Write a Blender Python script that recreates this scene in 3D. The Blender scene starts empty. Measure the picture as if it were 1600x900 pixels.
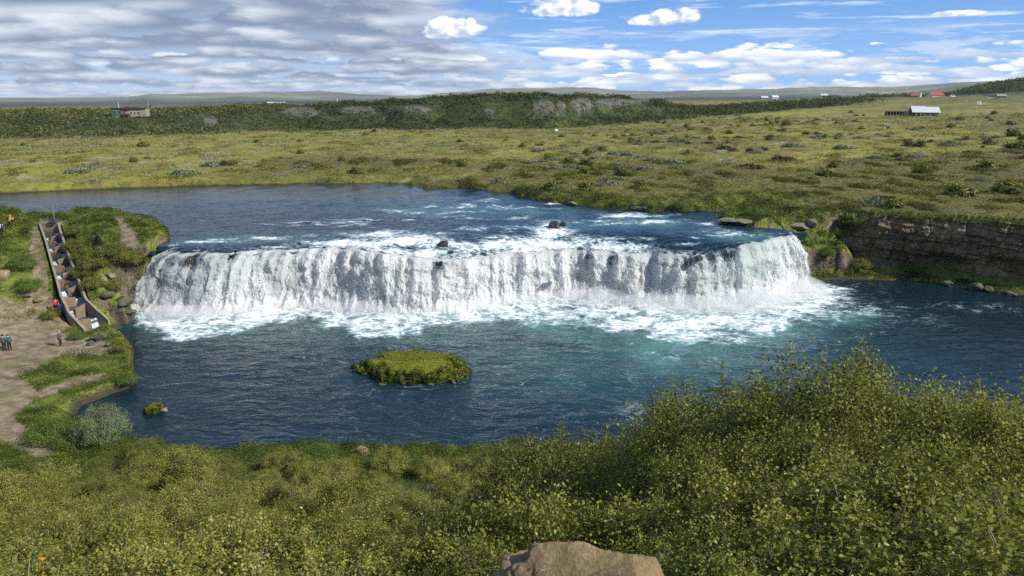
import bpy, bmesh, math, random
import numpy as np
from mathutils import Vector, Matrix
rnd = random.Random(7)
rng = np.random.default_rng(11)
sc = bpy.context.scene
COL = sc.collection
R = math.radians
PI = math.pi
# ---------------------------------------------------------------- camera geometry (metres; pool surface is z = 0)
F = 1121.0
CH = 26.0
PITCH = math.atan(298.0 / F)
CP, SP = math.cos(PITCH), math.sin(PITCH)

def ray(px, py):
    a = (px - 800.0) / F
    b = (450.0 - py) / F
    return a, CP + b * SP, -SP + b * CP

def G(px, py, z):
    """the point of height z seen at a pixel of the photograph"""
    dx, dy, dz = ray(px, py)
    t = (z - CH) / dz
    return (dx * t, dy * t, z)

def D(px, Y, py):
    """the point at forward distance Y seen at a pixel"""
    dx, dy, dz = ray(px, py)
    t = Y / dy
    return (dx * t, Y, CH + dz * t)

def proj(x, y, z):
    dep = y * CP - (z - CH) * SP
    up = y * SP + (z - CH) * CP
    dep = np.where(np.abs(dep) < 1e-3, 1e-3, dep)
    return 800 + F * x / dep, 450 - F * up / dep

# ---------------------------------------------------------------- numpy noise
_t = np.random.default_rng(3)
_perm = _t.permutation(256).astype(np.int64)
_perm = np.concatenate([_perm, _perm])
_ga = _t.random(256) * 2 * PI
_gx, _gy = np.cos(_ga), np.sin(_ga)

def pn(x, y, seed=0):
    x = np.asarray(x, float) + seed * 17.31
    y = np.asarray(y, float) + seed * 9.73
    x0 = np.floor(x); y0 = np.floor(y)
    xf = x - x0; yf = y - y0
    xi = x0.astype(np.int64) & 255; yi = y0.astype(np.int64) & 255
    u = xf * xf * xf * (xf * (xf * 6 - 15) + 10); v = yf * yf * yf * (yf * (yf * 6 - 15) + 10)
    def g(ix, iy, fx, fy):
        h = _perm[_perm[ix & 255] + (iy & 255)]
        return _gx[h] * fx + _gy[h] * fy
    a = g(xi, yi, xf, yf); b = g(xi + 1, yi, xf - 1, yf)
    c = g(xi, yi + 1, xf, yf - 1); d = g(xi + 1, yi + 1, xf - 1, yf - 1)
    return 1.4 * ((a + (b - a) * u) * (1 - v) + (c + (d - c) * u) * v)

def fbm(x, y, o=4, seed=0, gain=0.5):
    s = 0; a = 1; n = 0
    for i in range(o):
        s = s + a * pn(x * 2 ** i, y * 2 ** i, seed + i)
        n += a; a *= gain
    return s / n

def cell(x, y, seed=0):
    """worley noise: distance to the nearest point, and a random value of its cell"""
    x = np.asarray(x, float); y = np.asarray(y, float)
    xi = np.floor(x).astype(np.int64); yi = np.floor(y).astype(np.int64)
    best = np.full(x.shape, 9.0); sec = np.full(x.shape, 9.0); val = np.zeros(x.shape)
    for dx in (-1, 0, 1):
        for dy in (-1, 0, 1):
            cx = xi + dx; cy = yi + dy
            h = _perm[_perm[(cx + seed * 7) & 255] + (cy & 255)]
            h2 = _perm[(h + 57) & 255]; h3 = _perm[(h + 131) & 255]
            d = np.hypot(cx + h / 256 - x, cy + h2 / 256 - y)
            n = d < best
            sec = np.where(n, best, np.minimum(sec, d))
            val = np.where(n, h3 / 256, val); best = np.where(n, d, best)
    return best, sec, val

def sst(x, a=0.0, b=1.0):
    t = np.clip((x - a) / (b - a), 0, 1)
    return t * t * (3 - 2 * t)

# ---------------------------------------------------------------- object helpers
def link(o, parent=None):
    COL.objects.link(o)
    if parent is not None: o.parent = parent
    return o

def tag(o, label=None, cat=None, group=None, kind=None):
    if label: o['label'] = label
    if cat: o['category'] = cat
    if group: o['group'] = group
    if kind: o['kind'] = kind
    return o

def empty(name, loc=(0, 0, 0), rz=0.0):
    o = bpy.data.objects.new(name, None)
    o.empty_display_size = 0.3
    o.location = loc; o.rotation_euler = (0, 0, rz)
    return link(o)

def mesh_np(name, co, faces, mats=(), smooth=False, attrs=None, parent=None):
    """one mesh object from numpy arrays; faces (n,k)"""
    me = bpy.data.meshes.new(name)
    co = np.asarray(co, np.float32); faces = np.asarray(faces, np.int32)
    n, k = faces.shape
    me.vertices.add(len(co)); me.vertices.foreach_set('co', co.ravel())
    me.loops.add(n * k); me.loops.foreach_set('vertex_index', faces.ravel())
    me.polygons.add(n)
    me.polygons.foreach_set('loop_start', np.arange(0, n * k, k, dtype=np.int32))
    me.polygons.foreach_set('loop_total', np.full(n, k, np.int32))
    if smooth: me.polygons.foreach_set('use_smooth', np.ones(n, bool))
    me.update(calc_edges=True)
    for an, (dom, arr) in (attrs or {}).items():
        arr = np.asarray(arr, np.float32)
        if arr.ndim == 2:
            a = me.attributes.new(an, 'FLOAT_VECTOR', dom); a.data.foreach_set('vector', arr.ravel())
        else:
            a = me.attributes.new(an, 'FLOAT', dom); a.data.foreach_set('value', arr)
    for m in (mats if isinstance(mats, (list, tuple)) else [mats]): me.materials.append(m)
    return link(bpy.data.objects.new(name, me), parent)

def grid_faces(nr, nc):
    i = np.arange(nr - 1)[:, None] * nc + np.arange(nc - 1)[None, :]
    return np.stack([i, i + 1, i + nc + 1, i + nc], -1).reshape(-1, 4)

class MB:
    """collects boxes, prisms and tubes for one mesh object"""
    def __init__(s): s.v = []; s.f = []
    def add(s, vs, fs):
        b = len(s.v); s.v += [tuple(v) for v in vs]; s.f += [tuple(i + b for i in f) for f in fs]; return s
    def box(s, x0, x1, y0, y1, z0, z1):
        vs = [(x, y, z) for z in (z0, z1) for y in (y0, y1) for x in (x0, x1)]
        return s.add(vs, [(0, 2, 3, 1), (4, 5, 7, 6), (0, 1, 5, 4), (2, 6, 7, 3), (0, 4, 6, 2), (1, 3, 7, 5)])
    def hexa(s, b, t):
        """bottom four and top four corners, both in the same turn"""
        return s.add(list(b) + list(t), [(3, 2, 1, 0), (4, 5, 6, 7), (0, 1, 5, 4), (1, 2, 6, 5), (2, 3, 7, 6), (3, 0, 4, 7)])
    def tube(s, pts, rad, n=6, cap=True):
        pts = [Vector(p) for p in pts]
        rad = rad if isinstance(rad, (list, tuple)) else [rad] * len(pts)
        rings = []; base = len(s.v)
        for i, p in enumerate(pts):
            d = (pts[min(i + 1, len(pts) - 1)] - pts[max(i - 1, 0)])
            d = d.normalized() if d.length > 1e-9 else Vector((0, 0, 1))
            a = d.orthogonal().normalized(); b = d.cross(a)
            if i and (a.dot(pa) < 0): pass
            pa = a
            for k in range(n):
                w = 2 * PI * k / n
                s.v.append(tuple(p + rad[i] * (math.cos(w) * a + math.sin(w) * b)))
        for i in range(len(pts) - 1):
            for k in range(n):
                q = base + i * n; k2 = (k + 1) % n
                s.f.append((q + k, q + k2, q + n + k2, q + n + k))
        if cap:
            s.f.append(tuple(base + k for k in range(n))[::-1])
            s.f.append(tuple(base + (len(pts) - 1) * n + k for k in range(n)))
        return s
    def build(s, name, mat, parent=None, smooth=False, bevel=0):
        me = bpy.data.meshes.new(name); me.from_pydata(s.v, [], s.f); me.update()
        if smooth: me.polygons.foreach_set('use_smooth', [True] * len(me.polygons))
        me.materials.append(mat)
        o = link(bpy.data.objects.new(name, me), parent)
        if bevel:
            m = o.modifiers.new('b', 'BEVEL'); m.width = bevel; m.segments = 2
        return o

# ---------------------------------------------------------------- node helpers
class N:
    """a value in a node tree; arithmetic builds Math nodes"""
    tree = None
    def __init__(s, sock): s.s = sock
    @staticmethod
    def m(op, *a, clamp=False):
        n = N.tree.nodes.new('ShaderNodeMath'); n.operation = op; n.use_clamp = clamp
        for i, v in enumerate(a):
            if isinstance(v, N): N.tree.links.new(v.s, n.inputs[i])
            else: n.inputs[i].default_value = v
        return N(n.outputs[0])
    def __add__(s, o): return N.m('ADD', s, o)
    __radd__ = __add__
    def __sub__(s, o): return N.m('SUBTRACT', s, o)
    def __rsub__(s, o): return N.m('SUBTRACT', o, s)
    def __mul__(s, o): return N.m('MULTIPLY', s, o)
    __rmul__ = __mul__
    def __truediv__(s, o): return N.m('DIVIDE', s, o)
    def __rtruediv__(s, o): return N.m('DIVIDE', o, s)
    def __neg__(s): return N.m('MULTIPLY', s, -1.0)

def nmax(a, b): return N.m('MAXIMUM', a, b)
def nmin(a, b): return N.m('MINIMUM', a, b)
def nss(v, a, b):
    """smoothstep"""
    n = N.tree.nodes.new('ShaderNodeMapRange'); n.interpolation_type = 'SMOOTHSTEP'
    N.tree.links.new(v.s, n.inputs[0])
    for i, q in ((1, a), (2, b)):
        if isinstance(q, N): N.tree.links.new(q.s, n.inputs[i])
        else: n.inputs[i].default_value = q
    n.inputs[3].default_value = 0; n.inputs[4].default_value = 1
    return N(n.outputs[0])
def nlin(v, a, b, c=0.0, d=1.0):
    n = N.tree.nodes.new('ShaderNodeMapRange')
    N.tree.links.new(v.s, n.inputs[0])
    for i, q in ((1, a), (2, b), (3, c), (4, d)): n.inputs[i].default_value = q
    return N(n.outputs[0])
def setin(n, i, v):
    if isinstance(v, N): N.tree.links.new(v.s, n.inputs[i])
    elif v is not None:
        try: n.inputs[i].default_value = v
        except Exception: n.inputs[i].default_value = tuple(v) + (1,)
def nvec(x, y, z=0.0):
    n = N.tree.nodes.new('ShaderNodeCombineXYZ')
    for i, v in enumerate((x, y, z)): setin(n, i, v)
    return N(n.outputs[0])
def nsep(v):
    n = N.tree.nodes.new('ShaderNodeSeparateXYZ'); N.tree.links.new(v.s, n.inputs[0])
    return N(n.outputs[0]), N(n.outputs[1]), N(n.outputs[2])
def nmap(v, scale=(1, 1, 1), loc=(0, 0, 0), rot=(0, 0, 0)):
    n = N.tree.nodes.new('ShaderNodeMapping'); N.tree.links.new(v.s, n.inputs[0])
    n.inputs['Scale'].default_value = scale; n.inputs['Location'].default_value = loc; n.inputs['Rotation'].default_value = rot
    return N(n.outputs[0])
def nnoise(v, scale=1.0, detail=4.0, rough=0.5, dist=0.0, color=False, dim='3D', lac=2.0):
    n = N.tree.nodes.new('ShaderNodeTexNoise'); n.noise_dimensions = dim
    if v is not None: N.tree.links.new(v.s, n.inputs['Vector'])
    n.inputs['Scale'].default_value = scale; n.inputs['Detail'].default_value = detail
    n.inputs['Roughness'].default_value = rough; n.inputs['Distortion'].default_value = dist; n.inputs['Lacunarity'].default_value = lac
    return N(n.outputs[1 if color else 0])
def nvor(v, scale=1.0, feature='F1', out='Distance', rand=1.0, dim='3D'):
    n = N.tree.nodes.new('ShaderNodeTexVoronoi'); n.feature = feature; n.voronoi_dimensions = dim
    N.tree.links.new(v.s, n.inputs['Vector']); n.inputs['Scale'].default_value = scale; n.inputs['Randomness'].default_value = rand
    return N(n.outputs[out])
def nmix(f, a, b):
    n = N.tree.nodes.new('ShaderNodeMix'); n.data_type = 'RGBA'; n.clamp_factor = True
    for i, v in ((0, f), (6, a), (7, b)):
        if isinstance(v, N): N.tree.links.new(v.s, n.inputs[i])
        elif i == 0: n.inputs[0].default_value = v
        else: n.inputs[i].default_value = tuple(v)[:3] + (1,)
    return N(n.outputs[2])
def ncmul(a, b):
    n = N.tree.nodes.new('ShaderNodeMix'); n.data_type = 'RGBA'; n.blend_type = 'MULTIPLY'; n.inputs[0].default_value = 1
    for i, v in ((6, a), (7, b)):
        if isinstance(v, N): N.tree.links.new(v.s, n.inputs[i])
        else: n.inputs[i].default_value = tuple(v)[:3] + (1,)
    return N(n.outputs[2])
def nramp(f, stops, interp='LINEAR'):
    n = N.tree.nodes.new('ShaderNodeValToRGB'); cr = n.color_ramp; cr.interpolation = interp
    while len(cr.elements) > 1: cr.elements.remove(cr.elements[-1])
    cr.elements[0].position = stops[0][0]; cr.elements[0].color = tuple(stops[0][1]) + (1,)
    for p, c in stops[1:]:
        e = cr.elements.new(p); e.color = tuple(c) + (1,)
    N.tree.links.new(f.s, n.inputs[0])
    return N(n.outputs[0])
def nattr(name, out='Fac'):
    n = N.tree.nodes.new('ShaderNodeAttribute'); n.attribute_name = name
    return N(n.outputs[out])
def ncoord(which='Object'):
    n = N.tree.nodes.new('ShaderNodeTexCoord'); return N(n.outputs[which])
def npos():
    n = N.tree.nodes.new('ShaderNodeNewGeometry'); return N(n.outputs['Position'])
def nbump(h, strength=0.5, dist=0.1, normal=None):
    n = N.tree.nodes.new('ShaderNodeBump'); N.tree.links.new(h.s, n.inputs['Height'])
    setin(n, 'Strength', strength); setin(n, 'Distance', dist)
    if normal is not None: N.tree.links.new(normal.s, n.inputs['Normal'])
    return N(n.outputs[0])

def newmat(name):
    m = bpy.data.materials.new(name); m.use_nodes = True
    N.tree = m.node_tree
    m.node_tree.nodes.clear()
    out = m.node_tree.nodes.new('ShaderNodeOutputMaterial')
    return m, out
def principled(out, **kw):
    b = N.tree.nodes.new('ShaderNodeBsdfPrincipled')
    for k, v in kw.items(): setin(b, k.replace('_', ' '), v)
    if out is not None: N.tree.links.new(b.outputs[0], out.inputs[0])
    return b
def simple(name, col, rough=0.7, spec=0.3, var=0.15, scale=3.0, bump=0.0, metallic=0.0):
    """plain material with a little procedural variation of its own colour"""
    m, out = newmat(name)
    n = nnoise(ncoord(), scale, 5, 0.6)
    c = nmix(n, tuple(v * (1 - var) for v in col), tuple(min(1, v * (1 + var)) for v in col))
    kw = dict(Base_Color=c, Roughness=rough, Specular_IOR_Level=spec, Metallic=metallic)
    if bump: kw['Normal'] = nbump(nnoise(ncoord(), scale * 4, 6, 0.6), bump, 0.05)
    principled(out, **kw)
    return m
# ================================================================ LAYOUT
# lip and foot of the fall along its length (pixel x, pixel y in the photograph)
LIPX = [245, 300, 350, 400, 450, 500, 550, 600, 640, 700, 760, 800, 850, 900, 940, 1000, 1050, 1100, 1150, 1200, 1235, 1250]
LIPY = [400, 400, 398, 395, 394, 391, 393, 399, 406, 411, 406, 403, 398, 397, 398, 403, 406, 405, 392, 376, 372, 378]
BASX = [205, 270, 325, 380, 435, 490, 545, 598, 640, 700, 760, 800, 850, 900, 940, 1000, 1050, 1100, 1155, 1208, 1245, 1264]
BASY = [490, 496, 497, 492, 486, 484, 486, 492, 494, 490, 482, 474, 470, 468, 470, 476, 480, 482, 479, 468, 457, 451]
NS = 260
_s = np.linspace(0, 1, len(LIPX)); SS = np.linspace(0, 1, NS)
_bx, _by = np.interp(SS, _s, BASX), np.interp(SS, _s, BASY)
_lx, _ly = np.interp(SS, _s, LIPX), np.interp(SS, _s, LIPY)
_k = np.hanning(9); _k /= _k.sum()
_sm = lambda a: np.convolve(np.pad(a, 4, mode='edge'), _k, 'valid')
_by, _ly = _sm(_by), _sm(_ly)
base = np.array([G(a, b, 0.0) for a, b in zip(_bx, _by)])
lip = np.zeros((NS, 3))
for i in range(NS):
    back = 2.3 + 0.5 * math.sin(i * 0.21) + 0.35 * math.sin(i * 0.47 + 1) + .25 * math.sin(i * .83 + 2) + .2 * math.sin(i * 1.37)
    p = D(_lx[i], base[i, 1] + back, _ly[i])
    lip[i] = p
lip[:, 2] = np.clip(lip[:, 2], 5.6, 7.4)
lip[:, 0] = np.array([D(_lx[i], lip[i, 1], _ly[i])[0] for i in range(NS)])
WZ = 7.6                                                         # level of the upper river
PZ = 0.0

W1 = np.array([p[:2] for p in base[::3]] + [G(*q, 0)[:2] for q in
      [(1272, 446), (1290, 437), (1350, 437), (1440, 440), (1500, 449), (1600, 464), (1800, 492), (2300, 560)]] +
      [(420, 20), (420, 5), (120, 40)] + [G(*q, 0)[:2] for q in
      [(1600, 722), (1400, 728), (1200, 727), (1000, 724), (900, 716), (820, 704), (720, 716), (640, 715), (560, 711), (480, 706), (420, 713), (340, 722),
       (270, 713), (215, 702), (180, 690), (140, 676), (112, 656), (128, 634), (165, 619), (200, 607), (213, 594), (208, 570), (209, 548), (196, 530), (176, 519),
       (166, 512), (172, 507), (200, 505), (211, 497)]])
_lipr = [tuple(p[:2]) for p in lip[::-2]]
W2 = np.array(_lipr + [G(*q, WZ)[:2] for q in
      [(246, 396), (262, 386), (266, 366), (250, 352), (205, 343), (180, 339), (120, 340), (95, 345), (60, 346), (30, 341), (0, 339), (-150, 335), (-700, 330),
       (-700, 318), (-300, 312), (-100, 306), (0, 303), (100, 298), (300, 291), (400, 289), (500, 288), (640, 287), (680, 293), (780, 302), (830, 312), (880, 319), (985, 332), (1060, 333),
       (1130, 331), (1150, 325), (1190, 321), (1230, 318), (1230, 321), (1188, 325), (1152, 331), (1120, 343), (1128, 351), (1180, 356)]] + [G(1222, 365, 7.2)[:2], G(1248, 374, 6.6)[:2]])

def poly_sd(x, y, P):
    """signed distance to a polygon, negative inside"""
    shp = x.shape; x = x.ravel(); y = y.ravel()
    d = np.full(x.shape, 1e9); ins = np.zeros(x.shape, bool)
    n = len(P)
    for i in range(n):
        ax, ay = P[i]; bx, by = P[(i + 1) % n]
        ex, ey = bx - ax, by - ay
        L = ex * ex + ey * ey + 1e-12
        t = np.clip(((x - ax) * ex + (y - ay) * ey) / L, 0, 1)
        d = np.minimum(d, (x - ax - t * ex) ** 2 + (y - ay - t * ey) ** 2)
        c = ((ay > y) != (by > y))
        ins ^= c & (x < ex * (y - ay) / (ey if abs(ey) > 1e-12 else 1e-12) + ax)
    d = np.sqrt(d)
    return np.where(ins, -d, d).reshape(shp)

def line_d(x, y, P):
    d = np.full(x.shape, 1e9); tt = np.zeros(x.shape); L = 0.0; side = np.zeros(x.shape)
    for i in range(len(P) - 1):
        ax, ay = P[i][:2]; bx, by = P[i + 1][:2]; ex, ey = bx - ax, by - ay; l = math.hypot(ex, ey)
        t = np.clip(((x - ax) * ex + (y - ay) * ey) / (l * l), 0, 1)
        q = np.hypot(x - ax - t * ex, y - ay - t * ey)
        n = q < d
        d = np.where(n, q, d); tt = np.where(n, L + t * l, tt); side = np.where(n, np.sign(ex * (y - ay) - ey * (x - ax)), side); L += l
    return d, tt, side

# ---------------------------------------------------------------- fish ladder line
_LW = [(62, 350, 8.7), (72, 378, 7.4), (83, 420, 5.5), (97, 468, 3.6), (109, 492, 2.5), (133, 516, 1.15)]
_RW = [(91, 350, 8.7), (103, 385, 7.2), (120, 427, 5.4), (134, 465, 3.5), (149, 481, 2.5), (170, 501, 1.15)]
def _poly(P, n=60):
    P = np.array([G(*q) for q in P]); L = np.concatenate([[0], np.cumsum(np.linalg.norm(np.diff(P, axis=0), axis=1))])
    t = np.linspace(0, L[-1], n)
    return np.stack([np.interp(t, L, P[:, k]) for k in range(3)], 1)
LW, RW = _poly(_LW), _poly(_RW)
RW[:, 2] = LW[:, 2] = (LW[:, 2] + RW[:, 2]) / 2
LADP = np.concatenate([LW[:, :2], RW[::-1, :2]])
LC = (LW + RW) / 2

# ---------------------------------------------------------------- land height from known points
CPTS = []
def cp(*a): CPTS.append(a)
for xx in (-60, -25, 0, 25, 60):
    for yy, zz in ((-40, 26), (-8, 24.6), (0.8, 24.4)): cp(xx * (1 if yy < 0 else .08), yy, zz)
for f_ in (-1.3, -0.75, -0.35, 0, 0.35, 0.75, 1.3):
    for yy, zz in ((3, 22.6), (6, 19.6), (12, 15.0), (19, 10.4), (28, 6.2), (37, 3.2), (45, 1.3)):
        b = 0.0
        if f_ >= .3: b = {3: 0, 6: .4, 12: 1.4, 19: 1.5, 28: 1.0, 37: .4, 45: 0}[yy]
        if f_ <= -.7: b = {3: 0, 6: 0, 12: -.4, 19: -.6, 28: -.4, 37: .2, 45: .8}[yy]
        cp(f_ * yy, yy, zz + b)
for q in [(12, 552, 1.5), (90, 541, 1.4), (150, 541, .9), (60, 600, 1.3), (20, 640, 1.5), (40, 700, 1.8), (150, 585, .7), (190, 560, .7), (-100, 560, 2), (-100, 640, 2.4), (-250, 600, 4), (-300, 700, 5),
          (130, 520, 1.0), (100, 500, 1.7), (60, 510, 1.7), (0, 520, 2.0), (80, 480, 2.7), (50, 480, 2.8), (30, 478, 3.1), (88, 440, 4.6), (65, 440, 4.8), (30, 430, 5.7), (0, 432, 5.6), (60, 400, 6.6), (20, 395, 7.2), (0, 400, 7.3),
          (50, 365, 8.3), (20, 358, 8.6), (-60, 358, 8.8), (-150, 370, 9), (-150, 430, 7.5), (-150, 500, 4),
          (100, 352, 8.7), (130, 345, 9.0), (180, 345, 8.9), (230, 355, 8.6), (250, 375, 8.4), (215, 380, 8.6), (150, 372, 8.7), (120, 375, 8.3), (190, 398, 8.2), (235, 396, 8.0), (130, 400, 7.2), (150, 398, 7.4),
          (135, 430, 5.4), (160, 435, 5.2), (200, 430, 5.9), (145, 465, 3.3), (170, 468, 2.4), (200, 468, 2.2), (190, 488, 1.0), (205, 484, 1.0), (165, 490, 1.6)]:
    x, y, z = G(*q); cp(x, y, z)
for q in [(-400, 300, 9.3), (0, 292, 9.2), (300, 284, 9.0), (600, 280, 9.0), (800, 290, 9.2), (1000, 310, 9.3), (1100, 318, 9.2), (1200, 310, 9.3), (1180, 340, 8.6), (1250, 350, 8.8), (1320, 330, 9.2), (1400, 328, 9.3), (1500, 332, 9.4), (1600, 345, 9.5), (1750, 360, 9.7),
          (1350, 290, 9.8), (1600, 300, 10.2), (1700, 310, 10.5), (0, 260, 9.6), (400, 260, 9.6), (800, 260, 9.9), (1200, 260, 10.4), (1600, 260, 11.2), (0, 232, 10), (400, 225, 10.6), (800, 225, 10.8), (1200, 225, 11.8), (1600, 225, 13.2)]:
    x, y, z = G(*q); cp(x, y, z)
for px, Y, z in [(-300, 330, 10.5), (0, 330, 10.5), (400, 390, 11.5), (800, 440, 12), (1100, 420, 14), (1440, 400, 18), (1650, 400, 20), (1300, 430, 16.5)]:
    cp((px - 800) / F * (Y * CP + 5), Y, z)
for px, Y, py in [(0, 900, 172), (500, 1000, 168), (900, 1000, 165), (1150, 800, 159), (1300, 800, 154), (1450, 700, 151.5), (1650, 700, 149), (1150, 1500, 153.5), (1400, 1500, 149), (1650, 1500, 148), (0, 2500, 162), (500, 2500, 158), (900, 2500, 155), (1200, 2500, 152), (1500, 2500, 149), (2200, 1500, 150), (-600, 1500, 165)]:
    cp(*D(px, Y, py))
CPTS = np.array(CPTS, float)

def _key(x, y):
    r = np.sqrt(x * x + (y + 3) ** 2 + 4)
    a = np.clip(np.arctan2(x, np.maximum(y + 3, -1e3)), -1.35, 1.35)
    return a * 1.6, np.log(r) * 1.5
_kx, _ky = _key(CPTS[:, 0], CPTS[:, 1])
_K = np.hypot(_kx[:, None] - _kx[None], _ky[:, None] - _ky[None])
_K = -_K + 0.0
np.fill_diagonal(_K, 0.012)
_A = np.block([[_K, np.ones((len(_kx), 1))], [np.ones((1, len(_kx))), np.zeros((1, 1))]])
_w = np.linalg.solve(_A, np.concatenate([CPTS[:, 2], [0]]))
def land(x, y):
    shp = np.shape(x); x = np.ravel(x); y = np.ravel(y)
    kx, ky = _key(x, y); out = np.full(x.shape, _w[-1])
    for i in range(len(_kx)): out -= _w[i] * np.hypot(kx - _kx[i], ky - _ky[i])
    return out.reshape(shp)

# right-hand cliff foot line, ridge and hills (profiles over the picture's width)
CLIFF = [G(1375, 436, 1.2)[:2]]
CLIFF = [(50.5, 108.2), (54, 106.0), (59, 104.6), (63.5, 102.4), (69, 98.6), (75, 95.2), (85, 90.4), (100, 84.5)]
RB = ([-400, 0, 200, 400, 600, 760, 860, 1000, 1150, 1300, 1420], [270, 280, 300, 335, 350, 350, 350, 400, 460, 540, 600])
RT = ([-400, 0, 100, 180, 300, 420, 520, 600, 700, 800, 900, 960, 1030, 1060, 1150, 1250, 1350], [176, 179, 177, 176, 173, 168, 167, 161, 154, 151, 152, 154, 159, 167, 172, 176, 178])
HILL = ([-800, -300, 0, 120, 200, 235, 330, 400, 430, 500, 520, 560, 650, 700, 760, 800, 880, 930, 965, 1050, 1130, 1200, 1300, 1400, 1500, 1560, 1700, 2200],
        [150, 152, 153.5, 153, 152, 149, 146, 146, 145, 142, 144, 148, 150, 146, 142, 139, 138, 139, 142, 144, 142, 141, 139, 137, 135, 134, 130, 126])
FOR = ([1300, 1420, 1480, 1500, 1540, 1600, 1660, 1900, 2400], [163, 158, 149, 142, 135, 126, 119, 101, 95])

def azpx(x, y, z=14.0):
    a = np.clip(np.arctan2(x, y), -1.3, 1.3)
    dep = CP + (CH - z) * SP / np.maximum(np.hypot(x, y), 40)
    return 800 + F * np.tan(a) / dep

def height(x, y, detail=True):
    x = np.asarray(x, float); y = np.asarray(y, float)
    r = np.hypot(x, y)
    h = land(x, y)
    ap = azpx(x, y)
    yy = np.maximum(y, 1)
    # ridge with outcrops
    yb = np.interp(ap, *RB) + 14 * pn(ap / 90, r * 0, 5)
    zt = CH - (np.interp(ap, *RT) - 152.0) / F * (yb + 60) * 1.07 + 1.2 * pn(ap / 40, 0 * r, 9)
    zb = land(x / yy * yb, yb) if False else h
    s = sst((y - yb) / 62.0 + 0.10 * pn(x / 18, y / 18, 12))
    s2 = sst((y - yb) / 62.0, .42, .60)
    mixs = np.where((ap > 600) & (ap < 1040), 0.55 * s + 0.45 * s2, s)
    on = sst(ap, 1330, 1150) * (y > 200) * sst(np.where(ap > 1000, y - yb, 0), 300, 180)
    zt = np.maximum(zt, h)
    dn = np.where(ap < 1010, sst(y - yb, 420, 150), sst(r, 1500, 650))
    h = h + (zt - h) * mixs * on * dn
    # wooded hill on the right
    zf = CH + (152.0 - np.interp(ap, *FOR)) / F * 900 * 1.06
    h = h + np.maximum(zf - h, 0) * sst(y, 720, 980) * sst(ap, 1430, 1530) * sst(r, 3000, 1500)
    # far hills
    zh = CH + (152.0 - np.interp(ap, *HILL)) / F * 5200 * 1.05
    zh = zh + 9 * fbm(ap / 45, np.log(r + 1) * 9, 4, 21)
    h = h + (zh - h) * sst(r + 900 * pn(ap / 130, 0 * r, 22), 3000, 5400)
    far = r > 1200
    slp = sst(x, 40, 46) * sst(x, 64, 58) * sst(y, 100, 104) * sst(y, 128, 118)
    h = h + slp * (.9 * fbm(x / 3.5, y / 3.5, 4, 58))
    h = np.where(far, h + 3.0 * fbm(x / 160, y / 160, 4, 31) * sst(r, 1200, 2500), h)
    if detail:
        am = np.interp(r, [0, 20, 60, 90, 140, 250, 600, 1500], [.12, .25, .10, .16, .30, .42, .8, 1.5])
        sca = np.interp(r, [0, 60, 140, 300, 700], [1.3, 1.3, 2.2, 4.5, 11])
        h = h + am * fbm(x / 2.6, y / 2.6, 4, 40) * sst(r, 330, 170) + am * fbm(x / 9, y / 9, 4, 44) * sst(r, 45, 90) \
            + sst(r, 150, 260) * am * .8 * fbm(x / 25, y / 25, 3, 48)
    # ---- water and banks
    near = (r < 330) & (y > 20)
    d1 = np.full(x.shape, 99.0); d2 = np.full(x.shape, 99.0)
    if near.any():
        d1[near] = poly_sd(x[near], y[near], W1); d2[near] = poly_sd(x[near], y[near], W2)
    wob = (.5 * fbm(x / 2.2, y / 2.2, 4, 50) + .7 * pn(x / 6, y / 6, 51)) * np.clip(np.minimum(np.abs(d1), 4) / 1.5, .25, 1)
    e1 = d1 + np.where(d1 > 0, wob, 0) * .8
    slope = np.full(x.shape, 1.1)
    headland = sst(x, -62, -56) * sst(x, -40, -44) * sst(y, 78, 81)
    slope = slope + 1.5 * headland
    g1 = .22 + np.maximum(e1, 0) * slope + .15 * sst(e1, 0, .4)
    # right bank: low green ledge, then the cliff
    rgt = (x > 38) & (y > 84)
    dcl, tcl, scl = line_d(x, y, CLIFF)
    g_ledge = .2 + np.minimum(np.maximum(e1, 0) * .35, 1.3)
    u = sst(x + 1.2 * pn(y / 1.7, x * 0, 57), 48.5, 52.5)
    up = (1 - u) * (.38 * sst(e1 + .8 * wob, 1.0, 2.6) + .62 * sst(e1 + wob, 3.0, 13)) + u * sst(np.where(scl > 0, dcl, -dcl), 1.2, 2.6)
    g_right = np.where(d1 > 24, 1e3, g_ledge + up * 9.5 + (1 - u) * sst(e1, .8, 3) * .9 * fbm(x / 2.6, y / 2.6, 4, 59))
    g1 = np.where(rgt, g_right, g1)
    e2 = d2 + np.where(d2 > 0, wob * .5, 0)
    g2 = WZ + .10 + np.maximum(e2, 0) * np.where(y > 118, .55, 1.1)
    hl = np.minimum(h, np.where(near, g1, 1e3)); hl = np.minimum(hl, np.where(near & (d2 < 8), np.maximum(g2, 0), 1e3))
    # beds
    dl, tl, sl = line_d(x, y, [tuple(p[:2]) for p in lip[::4]])
    inside1 = d1 < 0; inside2 = d2 < 0
    hl = np.where(inside1, -.05 + np.maximum(d1, -3) * .7, hl)
    hl = np.where(inside2, WZ + .10 - (1.1 + .2 * fbm(x / 3, y / 3, 3, 55)) * sst(-d2, 0, 1.3), hl)
    ztlip = np.interp(np.clip(x, lip[0, 0], lip[-1, 0]), lip[:, 0], lip[:, 2])
    hl = np.where(inside2 & (dl < 14), np.minimum(hl, ztlip - .8 - .9 * sst(dl, 2.0, .6) + .05 * dl), hl)
    gap = (~inside1) & (~inside2) & (x > lip[0, 0] - 1) & (x < base[-1, 0] + .6) & (y < 108) & (dl < 6) & (y > 80)
    hl = np.where(gap, np.minimum(hl, (ztlip - 2.2) * sst(1 - dl / 1.6, .1, .95)), hl)
    # ladder trench
    m = (x > -75) & (x < -40) & (y > 70) & (y < 120)
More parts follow.
